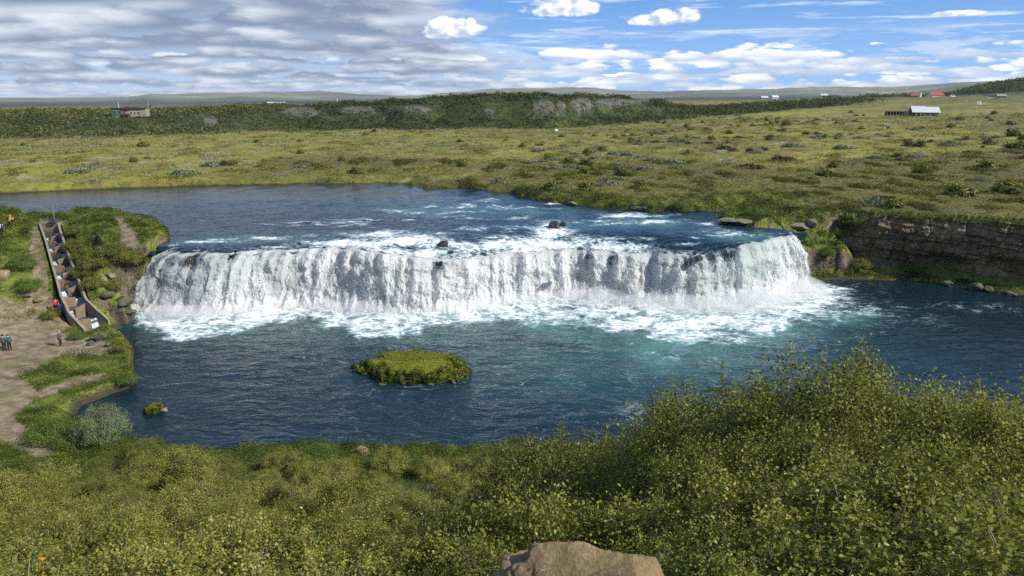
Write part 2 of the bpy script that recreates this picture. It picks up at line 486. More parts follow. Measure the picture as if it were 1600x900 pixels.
    if m.any():
        dd = np.full(x.shape, 9.0); dd[m] = poly_sd(x[m], y[m], LADP)
        _, ti, _ = line_d(x[m], y[m], LC)
        L = np.concatenate([[0], np.cumsum(np.linalg.norm(np.diff(LC[:, :2], axis=0), axis=1))])
        zz = np.full(x.shape, 99.0); zz[m] = np.interp(ti, L, LC[:, 2])
        hl = np.where(dd < .35, np.minimum(hl, zz - 2.3), hl)
        hl = np.where((dd >= .35) & (dd < 1.5), np.minimum(np.maximum(hl, zz - 1.2), zz - .12), hl)
        hl = np.where((dd >= .35) & (dd < 3.5), np.minimum(hl, zz - .1 + (dd - .35) * .5), hl)
    return hl, d1, d2

# ---------------------------------------------------------------- ground sheet
pxs = np.concatenate([np.linspace(-60, 1660, 1250)])
az = np.arctan((pxs - 800) / F / .97)
lo, hi = az[0], az[-1]
az = np.concatenate([-PI + (lo + PI) * np.linspace(0, 1, 60, endpoint=False), az, hi + (PI - hi) * np.linspace(0, 1, 61)[1:]])
pys = np.concatenate([np.linspace(980, 345, 740), np.linspace(345, 282, 170)[1:], np.linspace(282, 153.2, 150)[1:]])
dep = (CH - 8.0) / np.tan(np.arctan((pys - 450) / F) + PITCH)
dep = dep[dep > 24]
dep2 = dep[dep > 400]
near_r = np.concatenate([np.linspace(.6, 24, 120, endpoint=False)])
mid = dep[(dep <= 420)]
farr = np.geomspace(mid[-1] * 1.01, 12000, 260)
rr = np.concatenate([near_r, mid, farr])
AZ, RR = np.meshgrid(az, rr)
# inside the frame rows keep a constant forward distance, elsewhere a constant radius
c = np.cos(np.clip(AZ, -.8, .8))
RD = RR / c
GX, GY = RD * np.sin(AZ), RD * np.cos(AZ)
GZ, D1, D2 = height(GX, GY)
_nx = len(az)
gp_x, gp_y = proj(GX, GY, GZ)

def inpoly_px(px, py, P, soft=4.0):
    sd = poly_sd(px, py, np.array(P, float))
    return sst(-sd, -soft, soft)
nw = fbm(GX / 3, GY / 3, 4, 60) * 6
qx, qy = gp_x + nw, gp_y + nw * .6
reg = (RD < 140) & (GY > 30)
dirt = np.zeros(GX.shape)
def paint(P, val=1.0, soft=4):
    global dirt
    m = reg
    v = np.zeros(GX.shape); v[m] = inpoly_px(qx[m], qy[m], P, soft) * val
    dirt = np.maximum(dirt, v)
paint([(-200, 505), (40, 500), (105, 492), (125, 512), (95, 522), (150, 527), (185, 545), (160, 556), (100, 555), (60, 575), (30, 590), (60, 612), (110, 592), (175, 580), (150, 597), (80, 618), (20, 625), (-200, 640)])
paint([(-200, 640), (20, 615), (50, 625), (20, 650), (60, 688), (105, 705), (60, 716), (0, 690), (-200, 690)])
paint([(48, 352), (62, 352), (72, 420), (84, 480), (60, 500), (40, 470), (52, 430), (46, 395)], .85, 5)
paint([(180, 340), (194, 339), (200, 352), (212, 362), (216, 376), (224, 390), (205, 393), (190, 380), (187, 362), (183, 350)], 1, 5)
paint([(-20, 455), (40, 470), (80, 485), (60, 505), (-20, 505)], .6, 6)
paint([(60, 343), (98, 343), (100, 352), (62, 352)], .8, 3)
dirt = np.clip(dirt, 0, 1)
lush = np.zeros(GX.shape)
lush[reg] = np.clip(sst(-poly_sd(qx[reg], qy[reg], np.array([(-200, 325), (120, 330), (290, 345), (280, 400), (215, 480), (215, 640), (120, 740), (-200, 740)], float)), -6, 6)
    + sst(-poly_sd(qx[reg], qy[reg], np.array([(1255, 395), (1700, 420), (1700, 500), (1255, 450)], float)), -4, 4)
    + sst(-poly_sd(qx[reg], qy[reg], np.array([(1120, 345), (1200, 318), (1390, 330), (1400, 440), (1255, 420)], float)), -4, 4) * .8
    + .8 * sst(D2[reg], 7, 1) * (D2[reg] > 0) + .7 * sst(D1[reg], 7, 1), 0, 1)
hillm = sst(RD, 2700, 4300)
wood = np.zeros(GX.shape)
fr = (RD > 250)
apx = azpx(GX, GY)
yb_ = np.interp(apx, *RB)
wood[fr] = (sst(GY[fr] - yb_[fr] + 34 * fbm(GX[fr] / 38, GY[fr] / 45, 4, 61), -16, 16) * sst(apx[fr], 1400, 1250) * sst(RD[fr], 1000, 720) * sst(np.where(apx[fr] > 1000, GY[fr] - yb_[fr], 0), 210, 140))
wood = np.maximum(np.maximum(wood, np.where(fr, sst(GY, 770, 800) * sst(apx, 1440, 1500) * sst(RD, 2600, 1500), 0)), np.where(fr, .8 * sst(GY, 830, 850) * sst(GY, 960, 930) * sst(apx, 1330, 1350), 0))
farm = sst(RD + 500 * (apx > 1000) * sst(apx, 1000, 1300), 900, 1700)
outc = np.zeros(GX.shape)                                        # bare rock outcrops of the ridge
for cx, cy, wx, wy in [(330, 190, 12, 8), (470, 176, 28, 9), (560, 173, 26, 6), (652, 172, 45, 6), (772, 172, 15, 9), (850, 169, 16, 11), (877, 170, 9, 11), (908, 165, 20, 10), (960, 160, 28, 6), (1000, 157, 18, 4)]:
    outc[fr] = np.maximum(outc[fr], sst(1.35 - ((gp_x[fr] - cx) / wx) ** 2 - ((gp_y[fr] - cy) / wy) ** 2 + .5 * fbm(GX[fr] / 9, GZ[fr] / 3, 3, 66), 0, .5))
wet = ((D1 < .35) & (D1 > -5) & (RD < 330)).astype(float) * sst(GZ, .9, .25)
wet = np.maximum(wet, sst(D2, .5, .1) * (RD < 330))
scrub = np.clip(inpoly_px(gp_x + 30 * fbm(GX / 12, GY / 12, 3, 140), gp_y + 8 * fbm(GX / 9, GY / 9, 3, 141), [(640, 300), (760, 262), (1000, 250), (1250, 262), (1380, 240), (1700, 235), (1700, 380), (1300, 345), (1000, 330), (860, 315)], 8), 0, 1) * (RD < 260)
scrub = np.maximum(scrub, .8 * inpoly_px(gp_x, gp_y + 5 * fbm(GX / 14, GY / 14, 3, 142), [(430, 250), (800, 250), (900, 262), (640, 276), (380, 268)], 5))
# moss terraces and worn bare soil tones of the plain (0 grey willow, .5 moss, 1 heath)
# ================================================================ GROUND MATERIAL
m, out = newmat('ground'); M_ground = m
P = npos(); geo = N.tree.nodes.new('ShaderNodeNewGeometry')
nz = nsep(N(geo.outputs['Normal']))[2]
big = nnoise(P, .012, 4, .55); mid_ = nnoise(P, .07, 5, .62, .4); fine = nnoise(P, .55, 6, .68); vf = nnoise(P, 4.5, 4, .7)
grass = nramp(mid_ * .55 + fine * .45, [(.30, (.085, .085, .026)), (.42, (.145, .14, .036)), (.52, (.20, .188, .045)), (.62, (.235, .205, .06)), (.72, (.20, .16, .08))])
c0_ = grass; grass = nmix(nss(big + (mid_ - .5) * .3, .42, .60), ncmul(grass, (.72, .74, .70)), ncmul(grass, (1.12, 1.08, .95)))
wil = nss(nnoise(P, .16, 5, .7, .3), .54, .63) * nss(nnoise(nmap(P, loc=(40, 9, 3)), .03, 3, .5), .35, .6)
c = nmix(wil * .9, grass, nmix(vf, (.19, .20, .13), (.33, .34, .25)))
heath = nss(nnoise(nmap(P, loc=(-30, 70, 0)), .09, 5, .65, .6), .56, .66)
c = nmix(heath * .9, c, nmix(fine, (.07, .045, .022), (.17, .115, .06)))
drk = nss(nnoise(nmap(P, loc=(11, -50, 0)), .22, 5, .72), .55, .66)
c = nmix(drk * .75, c, nmix(vf, (.022, .03, .010), (.06, .07, .02)))
moss = nss(nnoise(nmap(P, loc=(90, 20, 0)), .035, 4, .6), .42, .62)
c = nmix(moss * nss(fine, .42, .56) * .55, c, (.27, .25, .045))
lushc = nramp(nnoise(P, .9, 6, .7) * .65 + vf * .35, [(.3, (.03, .045, .01)), (.43, (.08, .105, .02)), (.52, (.14, .17, .03)), (.60, (.20, .20, .05)), (.70, (.24, .19, .09))])
scb = nramp(fine * .6 + vf * .4, [(.3, (.035, .042, .014)), (.45, (.075, .075, .024)), (.55, (.13, .12, .034)), (.68, (.15, .115, .065))])
c = nmix(nattr('scrub') * .75, c, scb)
c = nmix(nattr('lush'), c, lushc)
woodc = nramp(nnoise(P, .11, 5, .7), [(.3, (.018, .028, .010)), (.5, (.04, .055, .018)), (.68, (.085, .09, .03))])
c = nmix(nattr('wood'), c, woodc)
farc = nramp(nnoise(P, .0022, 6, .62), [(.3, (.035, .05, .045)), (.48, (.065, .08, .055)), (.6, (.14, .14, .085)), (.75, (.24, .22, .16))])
farc = nmix(nattr('hillm') * .8, nmix(.55, farc, (.025, .042, .045)), nramp(nnoise(P, .0016, 6, .6), [(.35, (.07, .08, .05)), (.5, (.17, .17, .11)), (.62, (.28, .26, .19))]))  # lowland before the hills darkened and blued to stand in for cloud shadow
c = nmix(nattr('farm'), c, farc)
soil = nramp(nnoise(P, .8, 8, .7), [(.3, (.095, .07, .045)), (.45, (.17, .13, .085)), (.55, (.25, .195, .13)), (.7, (.33, .27, .19))])
soil = nmix(nss(nvor(P, 3.2, 'F1'), .25, .12) * .5, soil, (.26, .24, .21))
soil = nmix(nss(nnoise(P, .35, 6, .7), .52, .62) * .55, soil, (.12, .125, .035))
c = nmix(nss(nattr('dirt') + (vf - .5) * .5 + (fine - .5) * .5, .38, .62), c, soil)
rockn = nnoise(nmap(P, scale=(1, 1, .45)), .9, 8, .68, .5)
rockc = nramp(rockn, [(.3, (.035, .03, .026)), (.45, (.11, .09, .07)), (.58, (.22, .17, .125)), (.72, (.33, .27, .21))])
crack = nvor(nmap(P + N(nvec((fine - .5) * 1.2, (vf - .5) * .6, (fine - .5) * .9).s) if False else nmap(P, scale=(1, 1, .6)), scale=(1, .9, 1.4)), 1.9, 'DISTANCE_TO_EDGE')
rockc = ncmul(rockc, nmix(nss(crack + (fine - .5) * .25, 0, .07), (.62, .6, .58), (1, 1, 1)))
steep = nss(nz + (fine - .5) * .6 + (mid_ - .5) * .3, .62, .42)
c = nmix(steep * (1 - nattr('farm')), c, rockc)
outcn = nss(nattr('outc') + (fine - .5) * .7, .4, .6)
c = nmix(outcn, c, nmix(nss(nnoise(nmap(P, scale=(1, 1, .15)), .28, 6, .7), .35, .65), (.045, .042, .034), (.15, .14, .11)))
c = nmix(nattr('wet') * .9, c, nmix(fine, (.018, .016, .012), (.06, .05, .035)))
bh = nnoise(P, .9, 9, .72) * .6 + vf * .25 + crack * steep * .4
principled(out, Base_Color=c, Roughness=.92, Specular_IOR_Level=.15, Normal=nbump(bh, .9, .28))

co = np.stack([GX, GY, GZ], -1).reshape(-1, 3)
A_ = lambda a: ('POINT', a.ravel())
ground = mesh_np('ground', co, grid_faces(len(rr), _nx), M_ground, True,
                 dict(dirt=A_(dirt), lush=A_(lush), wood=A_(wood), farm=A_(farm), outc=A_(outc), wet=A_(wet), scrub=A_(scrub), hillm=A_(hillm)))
tag(ground, 'rolling Icelandic heath with mossy plain, banks and far hills', 'ground', kind='structure')

def ground_z(x, y):
    return height(np.atleast_1d(np.asarray(x, float)), np.atleast_1d(np.asarray(y, float)))

# ================================================================ WATER MATERIAL (river sheets and fall share it)
def water_mat(name, fall):
    m, out = newmat(name)
    P = npos()
    fc = nattr('flow', 'Vector'); foam = nattr('foam'); turq = nattr('turq'); fl = nattr('fall')
    # body colour
    deep = nmix(nnoise(P, .05, 4, .6), (.003, .013, .022), (.006, .022, .032))
    body = nmix(turq, deep, (.10, .275, .25))
    if fall:
        st = nmap(fc, scale=(1, .20, 1))
        n1 = nnoise(st, .50, 5, .60, .5); n2 = nnoise(nmap(fc, scale=(1, .30, 1)), 2.2, 6, .72, .5); n3 = nnoise(nmap(fc, scale=(1, .55, 1)), 7.5, 4, .75)
        dens = foam + (n1 - .5) * 2.4 + (n2 - .5) * 1.2 + (n3 - .5) * .6
        fm = nss(dens, -.06, .36)
        thin = nss(dens, .0, .75)
        white = nmix(thin, (.66, .72, .75), (.97, .97, .97))
        rock = nmix(nnoise(P, 2.5, 5, .7), (.008, .008, .008), (.05, .042, .035))
        under = nmix(fl, body, rock)
        col = nmix(fm, under, nmix(turq * .8, white, (.48, .74, .68)))
        rough = nlin(fm, 0, 1, .12, .55)
        hh = n2 * .5 + n3 * .5 + n1 * .4
        b = principled(None, Base_Color=col, Roughness=rough, Specular_IOR_Level=.5, Normal=nbump(hh, .8, .22))
        tr = N.tree.nodes.new('ShaderNodeBsdfTranslucent'); tr.inputs[0].default_value = (.93, .95, .96, 1)
        mx = N.tree.nodes.new('ShaderNodeMixShader'); setin(mx, 0, fm * .5)
        N.tree.links.new(b.outputs[0], mx.inputs[1]); N.tree.links.new(tr.outputs[0], mx.inputs[2])
        N.tree.links.new(mx.outputs[0], out.inputs[0])
    else:
        warp = nnoise(P, .16, 3, .5, color=True)
        v = N.tree.nodes.new('ShaderNodeVectorMath'); v.operation = 'SCALE'; N.tree.links.new(warp.s, v.inputs[0]); v.inputs['Scale'].default_value = 5.0
        v2 = N.tree.nodes.new('ShaderNodeVectorMath'); v2.operation = 'ADD'; N.tree.links.new(P.s, v2.inputs[0]); N.tree.links.new(v.outputs[0], v2.inputs[1])
        W = N(v2.outputs[0])
        n1 = nnoise(W, .35, 6, .68, .4); n2 = nnoise(nmap(W, scale=(.38, 1, 1)), 1.5, 6, .75, .8)
        lace = 1 - nss(nvor(nmap(W, scale=(.6, 1, 1)), 1.1, 'DISTANCE_TO_EDGE'), 0, .22)
        dens = foam * 1.25 + (n1 - .5) * 1.9 + (n2 - .5) * 2.0 + lace * .22 - .60
        fm = nss(dens, -.14, .78) * nss(foam, .01, .2)
        ln_ = nnoise(nmap(W, scale=(.42, 1, 1), rot=(0, 0, .12)), .55, 5, .6, .9)
        ln2 = nss(N.m('ABSOLUTE', ln_ - .5), .022, .0) * nss(n2, .46, .60) * nss(foam + nattr('drift') * .5, .03, .30)
        fm = nmax(fm, ln2 * .55)
        col = nmix(fm, body, nmix(nss(dens, .05, .95), (.36, .52, .56), (.92, .94, .94)))
        # ripples: two crossing trains plus chop
        r1 = nnoise(nmap(W, scale=(.40, 1.25, 1), rot=(0, 0, .28)), 1.0, 4, .55, .5)
        r2 = nnoise(nmap(P, scale=(.5, 1.2, 1), rot=(0, 0, -.25)), 2.4, 3, .5, .3)
        r3 = nnoise(nmap(W, scale=(.5, 1.1, 1), rot=(0, 0, .1)), .42, 3, .5, .3)
        hh = r1 * .5 + r2 * .16 + r3 * .8
        calm = nattr('calm')
        b = principled(out, Base_Color=col, Roughness=nlin(fm, 0, 1, .07, .6), Specular_IOR_Level=.5, IOR=1.33,
                       Normal=nbump(hh + fm * .12, nlin(calm, 0, 1, 1.0, .35), .34))
    return m
M_water = water_mat('river_water', False)
M_fall = water_mat('falling_water', True)

def ell(px, py, L):
    v = np.zeros(px.shape)
    for cx, cy, wx, wy, k in L:
        v = np.maximum(v, k * np.exp(-(((px - cx) / wx) ** 2 + ((py - cy) / wy) ** 2)))
    return v
# ---- lower pool
yr = np.concatenate([np.linspace(34, 60, 150, endpoint=False), np.linspace(60, 112, 330)])
xr = np.concatenate([np.linspace(-75, 78, 760), np.linspace(78, 420, 160)[1:]])
X, Y = np.meshgrid(xr, yr)
dl, tl, sl = line_d(X, Y, [tuple(p[:2]) for p in base[::5]])
pX, pY = proj(X, Y, 0)
amp = .05 + .14 * np.exp(-dl / 9)
Z = amp * (fbm(X * .38 + .5 * pn(X * .2, Y * .2, 70), Y * .9, 4, 71)) + .05 * pn(X * .22 + Y * .1, Y * .5 - X * .12, 75)
nw = fbm(X / 5, Y / 5, 4, 76)
basew = np.interp(pX, [200, 260, 330, 420, 480, 560, 640, 700, 760, 850, 950, 1050, 1150, 1220, 1300, 1400], [3.5, 8, 9, 6, 5, 9, 9, 6, 7, 10, 12, 14, 13, 10, 7, 4])
foam = sst(basew * (1 + .5 * nw) - dl, -2.5, 3.0) * (sl < 2)
foam = np.maximum(foam * .8, .95 * np.exp(-(dl / 1.8) ** 2))
foam = np.maximum(foam, ell(pX, pY, [(300, 488, 60, 14, .9), (380, 492, 30, 14, .6), (560, 495, 60, 12, .7), (660, 498, 50, 9, .75), (870, 490, 110, 18, .6), (1000, 500, 90, 22, .62), (1120, 500, 110, 26, .78), (1240, 484, 120, 26, .8), (1340, 490, 80, 16, .62), (1120, 508, 200, 26, .52), (560, 500, 120, 14, .5), (350, 492, 110, 14, .62), (780, 488, 90, 10, .5), (1180, 500, 90, 24, .7), (930, 492, 120, 20, .62),
                                   (1330, 478, 60, 16, .55), (1150, 525, 60, 20, .5), (1200, 465, 60, 25, .95), (980, 595, 30, 9, .32), (860, 560, 90, 16, .2), (1000, 640, 70, 18, .30), (800, 605, 40, 8, .25), (1060, 560, 90, 30, .34), (1075, 655, 16, 9, .6), (1480, 478, 60, 8, .30),
                                   (160, 510, 12, 4, .9), (700, 505, 120, 12, .5), (1400, 500, 130, 26, .22), (800, 540, 500, 40, .16), (1550, 484, 60, 12, .3)]))
foam *= (1 - .0 * nw)
turq = ell(pX, pY, [(700, 500, 90, 14, .45), (560, 505, 60, 10, .35), (850, 505, 120, 22, .42), (820, 485, 60, 10, .5), (1040, 540, 90, 42, .62), (1130, 555, 70, 30, .4), (1180, 520, 120, 30, .45), (1130, 480, 120, 30, .6), (1320, 500, 50, 14, .45), (960, 520, 160, 26, .35), (620, 520, 260, 26, .22), (350, 505, 150, 20, .25), (1000, 560, 330, 60, .2)])
turq = np.clip(turq * (1.0 + .9 * nw) , 0, 1)
Z += foam * (.20 * fbm(X * 1.1, Y * 1.1, 3, 78) + .06) + (sl < 2) * np.exp(-(dl / 1.5) ** 2) * (.35 + .7 * np.abs(fbm(X * .9, Y * .9, 4, 79)))
calm = np.zeros(X.shape)
pool = mesh_np('water', np.stack([X, Y, Z], -1).reshape(-1, 3), grid_faces(*X.shape), M_water, True,
               dict(foam=A_(foam), turq=A_(turq), fall=A_(X * 0), calm=A_(calm), drift=A_(np.exp(-dl / 24) * sst(pX, 400, 520) * sst(pX, 1480, 1250))))
tag(pool, 'dark blue river pool streaked with foam below the falls', 'river', kind='structure')

# ---- upper river
def upz(X, Y):
    dl, tl, sl = line_d(X, Y, [tuple(p[:2]) for p in lip[::4]])
    zl = np.interp(np.clip(X, lip[0, 0], lip[-1, 0]), lip[:, 0], lip[:, 2])
    px_, py_ = proj(X, Y, 7.3)
    Dm = np.interp(px_, [245, 420, 560, 640, 800, 960, 1080, 1200, 1260], [4, 5, 9, 12, 10, 9, 8, 5, 3])
    t = np.clip(dl / Dm, 0, 1)
    return zl + (WZ - zl) * (1 - (1 - t) ** 2), dl, t
UP_FOAM = [(560, 368, 70, 6, .7), (640, 376, 90, 16, 1.0), (735, 386, 70, 14, .85), (560, 380, 70, 10, 1.0), (600, 366, 60, 7, .9), (690, 366, 40, 5, .7), (420, 388, 70, 4, .55), (560, 382, 110, 9, .95), (820, 382, 110, 16, 1.0), (862, 362, 40, 18, 1.0), (900, 380, 70, 8, .8), (950, 388, 90, 12, .9),
    (330, 378, 70, 4, .75), (420, 372, 60, 4.5, .8), (480, 368, 40, 3, .5), (270, 383, 25, 3, .6), (420, 351, 30, 1.6, .6), (480, 349, 60, 1.8, .7), (560, 345, 50, 2, .7), (610, 331, 35, 2, .7), (660, 334, 50, 2.5, .7), (720, 325, 40, 2.4, .75), (760, 318, 30, 1.8, .6), (690, 340, 60, 2, .5),
    (800, 326, 60, 2.8, .75), (860, 326, 40, 2.5, .6), (740, 358, 60, 3, .6), (800, 355, 50, 3.5, .65), (680, 350, 60, 2, .4), (560, 356, 60, 2, .3), (980, 338, 50, 6, .85), (1020, 348, 50, 5, .8), (940, 346, 60, 3, .75), (900, 349, 30, 3, .7), (1105, 352, 22, 5, .8), (1140, 366, 40, 8, .75), (1100, 362, 30, 5, .5),
    (1000, 385, 50, 6, .7), (1060, 396, 40, 6, .6), (1180, 368, 40, 5, .55), (1215, 374, 20, 4, .7), (1160, 324, 30, 2.4, .9), (350, 345, 90, 1.4, .35), (330, 366, 60, 2, .35)]
UP_TURQ = [(560, 368, 120, 6, .2), (1000, 350, 70, 7, .55), (940, 352, 70, 5, .35), (1160, 372, 50, 7, .35), (700, 332, 150, 8, .25), (400, 374, 90, 4, .3), (820, 332, 90, 6, .3)]
yr = np.concatenate([np.linspace(86, 132, 330, endpoint=False), np.linspace(132, 190, 90)])
xr = np.concatenate([np.linspace(-420, -82, 60, endpoint=False), np.linspace(-82, 62, 760)])
X, Y = np.meshgrid(xr, yr)
Zs, dl, tt = upz(X, Y)
pX, pY = proj(X, Y, Zs)
d1 = poly_sd(X, Y, W1); d2 = poly_sd(X, Y, W2)
wob = fbm(X / 4, Y / 4, 4, 80)
foam = ell(pX + wob * 12, pY + wob * 2, UP_FOAM)
midm = np.interp(pX, [430, 520, 700, 760, 820, 1010, 1080], [0, .95, .95, .75, 1.0, .9, 0])
foam = np.maximum(foam, midm * np.exp(-(dl / np.interp(pX, [500, 640, 760, 860, 1000], [4, 7, 4, 8, 4])) ** 2) * (.86 + .5 * wob))
turq = np.clip(ell(pX, pY, UP_TURQ) * (1 + wob), 0, 1)
rap = sst(Y, 150, 125)
fwx = pn(X / 9, Y / 5, 160) * 6 + pn(X / 2.6, Y / 2, 161) * 2
for yk, x0_, x1_, am_ in [(322, 640, 900, .75), (334, 560, 800, .6), (345, 460, 860, .62), (352, 380, 620, .55), (357, 640, 900, .6), (372, 250, 560, .62), (340, 900, 1080, .6), (348, 900, 1100, .6), (364, 560, 860, .6), (360, 1080, 1180, .6), (374, 880, 1100, .6), (384, 940, 1160, .55), (316, 700, 800, .5)]:
    tilt_ = (pX - .5 * (x0_ + x1_)) * -.025
    gate = sst(pX, x0_ - 30, x0_ + 40) * sst(pX, x1_ + 30, x1_ - 40) * sst(pn(X / 5, Y / 9, int(yk)), -.35, .25)
    foam = np.maximum(foam, am_ * gate * np.exp(-np.maximum(pY - yk - fwx * .8 - tilt_, -(pY - yk - fwx * .8 - tilt_) * 2.5) ** 2 / np.where(yk > 350, 5.0, 3.2) ** 2 * 1.2))
    Zs = Zs + .10 * gate * sst(pY - yk - fwx * .8 - tilt_, 1.0, -2.0) * sst(dl, 2, 8)
steps = np.clip(foam, 0, 1)
Z = Zs + .02 * fbm(X * .5, Y * 1.2, 3, 81) + rap * (.07 * fbm(X * .5, Y * 1.4, 4, 82)) + steps * (.14 * fbm(X * 1.1, Y * 1.6, 3, 83)) + (1 - tt) * .55 * np.abs(fbm(X * .7, Y * .8, 4, 84))
calm = 1 - sst(pY + wob * 5 - .02 * (pX - 600), 312, 345) * .9
F4 = grid_faces(*X.shape)
keep = ((d2 < 1.3) & (dl > .0) & ((d1 > 1.2))).ravel()
nrm = keep[F4].all(1)
# only upstream of the lip
lipY = np.interp(np.clip(X, lip[0, 0], lip[-1, 0]), lip[:, 0], lip[:, 1])
ok2 = ((Y > lipY + .9) | (X < lip[0, 0]) | (X > lip[-1, 0])).ravel()
F4 = F4[nrm & ok2[F4].all(1)]
used = np.unique(F4); rem = -np.ones(X.size, int); rem[used] = np.arange(len(used)); F4 = rem[F4]
sel = lambda a: ('POINT', a.ravel()[used])
upper = mesh_np('water', np.stack([X, Y, Z], -1).reshape(-1, 3)[used], F4, M_water, True,
                dict(foam=sel(foam), turq=sel(turq), fall=sel(X * 0), calm=sel(calm)))
tag(upper, 'blue river above the falls with white rapids', 'river', kind='structure')

# ================================================================ THE FALL
NC = 2000
ss = np.linspace(0, 1, NC)
def ip(A): return np.stack([np.interp(ss, SS, A[:, k]) for k in range(3)], 1)
Bs, Ls = ip(base), ip(lip)
ux = ss * 86.0
wide = pn(ux / 7, ux * 0, 90); med = pn(ux / 2.1, ux * 0, 91); sm_ = pn(ux / .7, ux * 0, 92)
NU, NV = 26, 120
rows = []; flow = []; fo = []; fa = []; tq = []
lpx, lpy = proj(Ls[:, 0], Ls[:, 1], Ls[:, 2])
ddir = Bs[:, :2] - Ls[:, :2]; ddir /= np.linalg.norm(ddir, axis=1)[:, None]
white0 = np.interp(lpx, [245, 260, 300, 350, 370, 400, 470, 550, 640, 690, 720, 800, 880, 940, 1000, 1060, 1085, 1110, 1130, 1150, 1165, 1200, 1250],
                        [.55, .5, .35, .40, .30, .7, .85, .95, .75, .15, .75, .95, .95, .7, .70, .45, .15, .2, .55, .15, .3, .8, .8])
white0 = np.clip(white0 + .30 * pn(ux / 3.4, ux * 0 + .7, 201) + .15 * pn(ux / 1.3, ux * 0 + .2, 202), .05, 1.05)
green = np.interp(lpx, [245, 330, 420, 520, 700, 900, 1080, 1120, 1180, 1230, 1255], [0, .15, .2, 0, 0, .1, .2, .55, .55, .2, 0])
for j in range(NU):                                              # the run-in over the ledge
    t = j / (NU - 1)
    back = (1 - t) * 3.0
    x = Ls[:, 0] - ddir[:, 0] * back; y = Ls[:, 1] - ddir[:, 1] * back
    z, _, _ = upz(x, y); z = z + .20 * sst(t, .4, 1) * pn(ux / 1.9, ux * 0 + .3, 98)
    z = z + .05 - .06 * (1 - t) + .05 * t * med + (.16 * t + .02) * fbm(ux * .9, np.full(NC, t * 2.2), 3, 93)
    px_, py_ = proj(x, y, z)
    f = np.maximum(np.maximum(ell(px_, py_, UP_FOAM), white0 * sst(t, .35, 1.0) * .85), np.interp(px_, [430, 520, 700, 760, 820, 1010, 1080], [0, .9, .85, .7, .95, .85, 0]) * (.9 + .4 * pn(ux / 2.2, ux * 0 + t * 1.5, 205)))
    rows.append(np.stack([x, y, z], 1)); flow.append(np.stack([ux, np.full(NC, -back), ux * 0], 1)); fo.append(f * .75); fa.append(np.full(NC, sst(t, .6, 1) * .8)); tq.append(green * .6 + ell(px_, py_, UP_TURQ))
drop = Ls[:, 2] - Bs[:, 2]
for j in range(1, NV):
    t = j / (NV - 1)
    # ballistic sheet: forward with t^.. , down with t^2 at first, ledges push it out
    hf = 1 - (1 - t) ** 1.0
    dn = t ** 1.25
    fw = hf ** .72
    cas = np.interp(lpx, [245, 380, 520, 700, 900, 1050, 1150, 1255], [.0, .1, .5, .7, .5, .3, .05, 0])
    dn = dn * (1 - cas) + cas * (t * .75 + .25 * t ** 3)
    out_ = (.14 * wide + .26 * med * sst(t, 0, .25) + .20 * sm_) * sst(t, 0, .35)
    yn = t * 7
    lump = .80 * fbm(ux * .50 + .25 * wide, np.full(NC, yn * .42), 4, 94) + .26 * fbm(ux * 1.6, np.full(NC, yn * .75), 4, 95)
    lump *= sst(t, 0, .12)
    spread = .55 * np.exp(-((1 - t) / .10) ** 2)
    x = Ls[:, 0] + (Bs[:, 0] - Ls[:, 0]) * fw - (-ddir[:, 0]) * (out_ + lump + spread)
    y = Ls[:, 1] + (Bs[:, 1] - Ls[:, 1]) * fw - (-ddir[:, 1]) * (out_ + lump + spread)
    z = Ls[:, 2] + .20 * pn(ux / 1.9, ux * 0 + .3, 98) * (1 - t) - drop * dn + .07 * (1 - t) * med + .12 * fbm(ux * .9, np.full(NC, 2.2 + yn), 3, 93) * (1 - t) - .25 * sst(t, .93, 1)
    rows.append(np.stack([x, y, z], 1)); flow.append(np.stack([ux + .5 * wide * t, np.full(NC, t * 7.5), ux * 0], 1))
    w = white0 + (.95 - white0) * sst(t, 0, .45) - .16 * sst(pn(ux / 2.8, np.full(NC, t * .9), 203), .1, .6) * sst(t, 1, .6)
    thin_ = .22 * sst(pn(ux / 4.5, np.full(NC, t * .6), 97), .1, .5) * sst(t, .1, .3) * sst(t, 1.0, .65)
    lft = np.exp(-((lpx - 290) / 40) ** 2) * .25 * sst(t, .95, .6)
    fo.append(w * .70 - thin_ - lft + .28 * sst(t, .72, 1)); fa.append(np.ones(NC)); tq.append(green * (1 - sst(t, .5, 1) * .6))
NR = len(rows)
fall = mesh_np('waterfall', np.concatenate(rows), grid_faces(NR, NC), M_fall, True,
    dict(flow=('POINT', np.concatenate(flow)), foam=('POINT', np.concatenate(fo)), fall=('POINT', np.concatenate(fa)), turq=('POINT', np.clip(np.concatenate(tq), 0, 1))))
tag(fall, 'broad white waterfall curving across the whole river', 'waterfall', kind='structure')
# torn outer veils of thrown water, parts of the fall
m, out = newmat('torn_water'); M_veil = m
fc = nattr('flow', 'Vector'); foam_ = nattr('foam')
n1 = nnoise(nmap(fc, scale=(1, .24, 1)), .75, 5, .62, .6); n2 = nnoise(nmap(fc, scale=(1, .40, 1)), 2.8, 5, .72, .5); n3 = nnoise(nmap(fc, scale=(1, .6, 1)), 9.0, 3, .7)
dv_ = foam_ + (n1 - .5) * 2.3 + (n2 - .5) * 1.5 + (n3 - .5) * .9
al = nss(dv_, .30, .62)
b = principled(None, Base_Color=nmix(nss(dv_, .3, 1.0), (.84, .88, .90), (.97, .97, .97)), Roughness=.55, Normal=nbump(n2 * .6 + n3 * .4, .7, .16))
tr = N.tree.nodes.new('ShaderNodeBsdfTranslucent'); tr.inputs[0].default_value = (.95, .96, .97, 1)
mx = N.tree.nodes.new('ShaderNodeMixShader'); mx.inputs[0].default_value = .5
N.tree.links.new(b.outputs[0], mx.inputs[1]); N.tree.links.new(tr.outputs[0], mx.inputs[2])
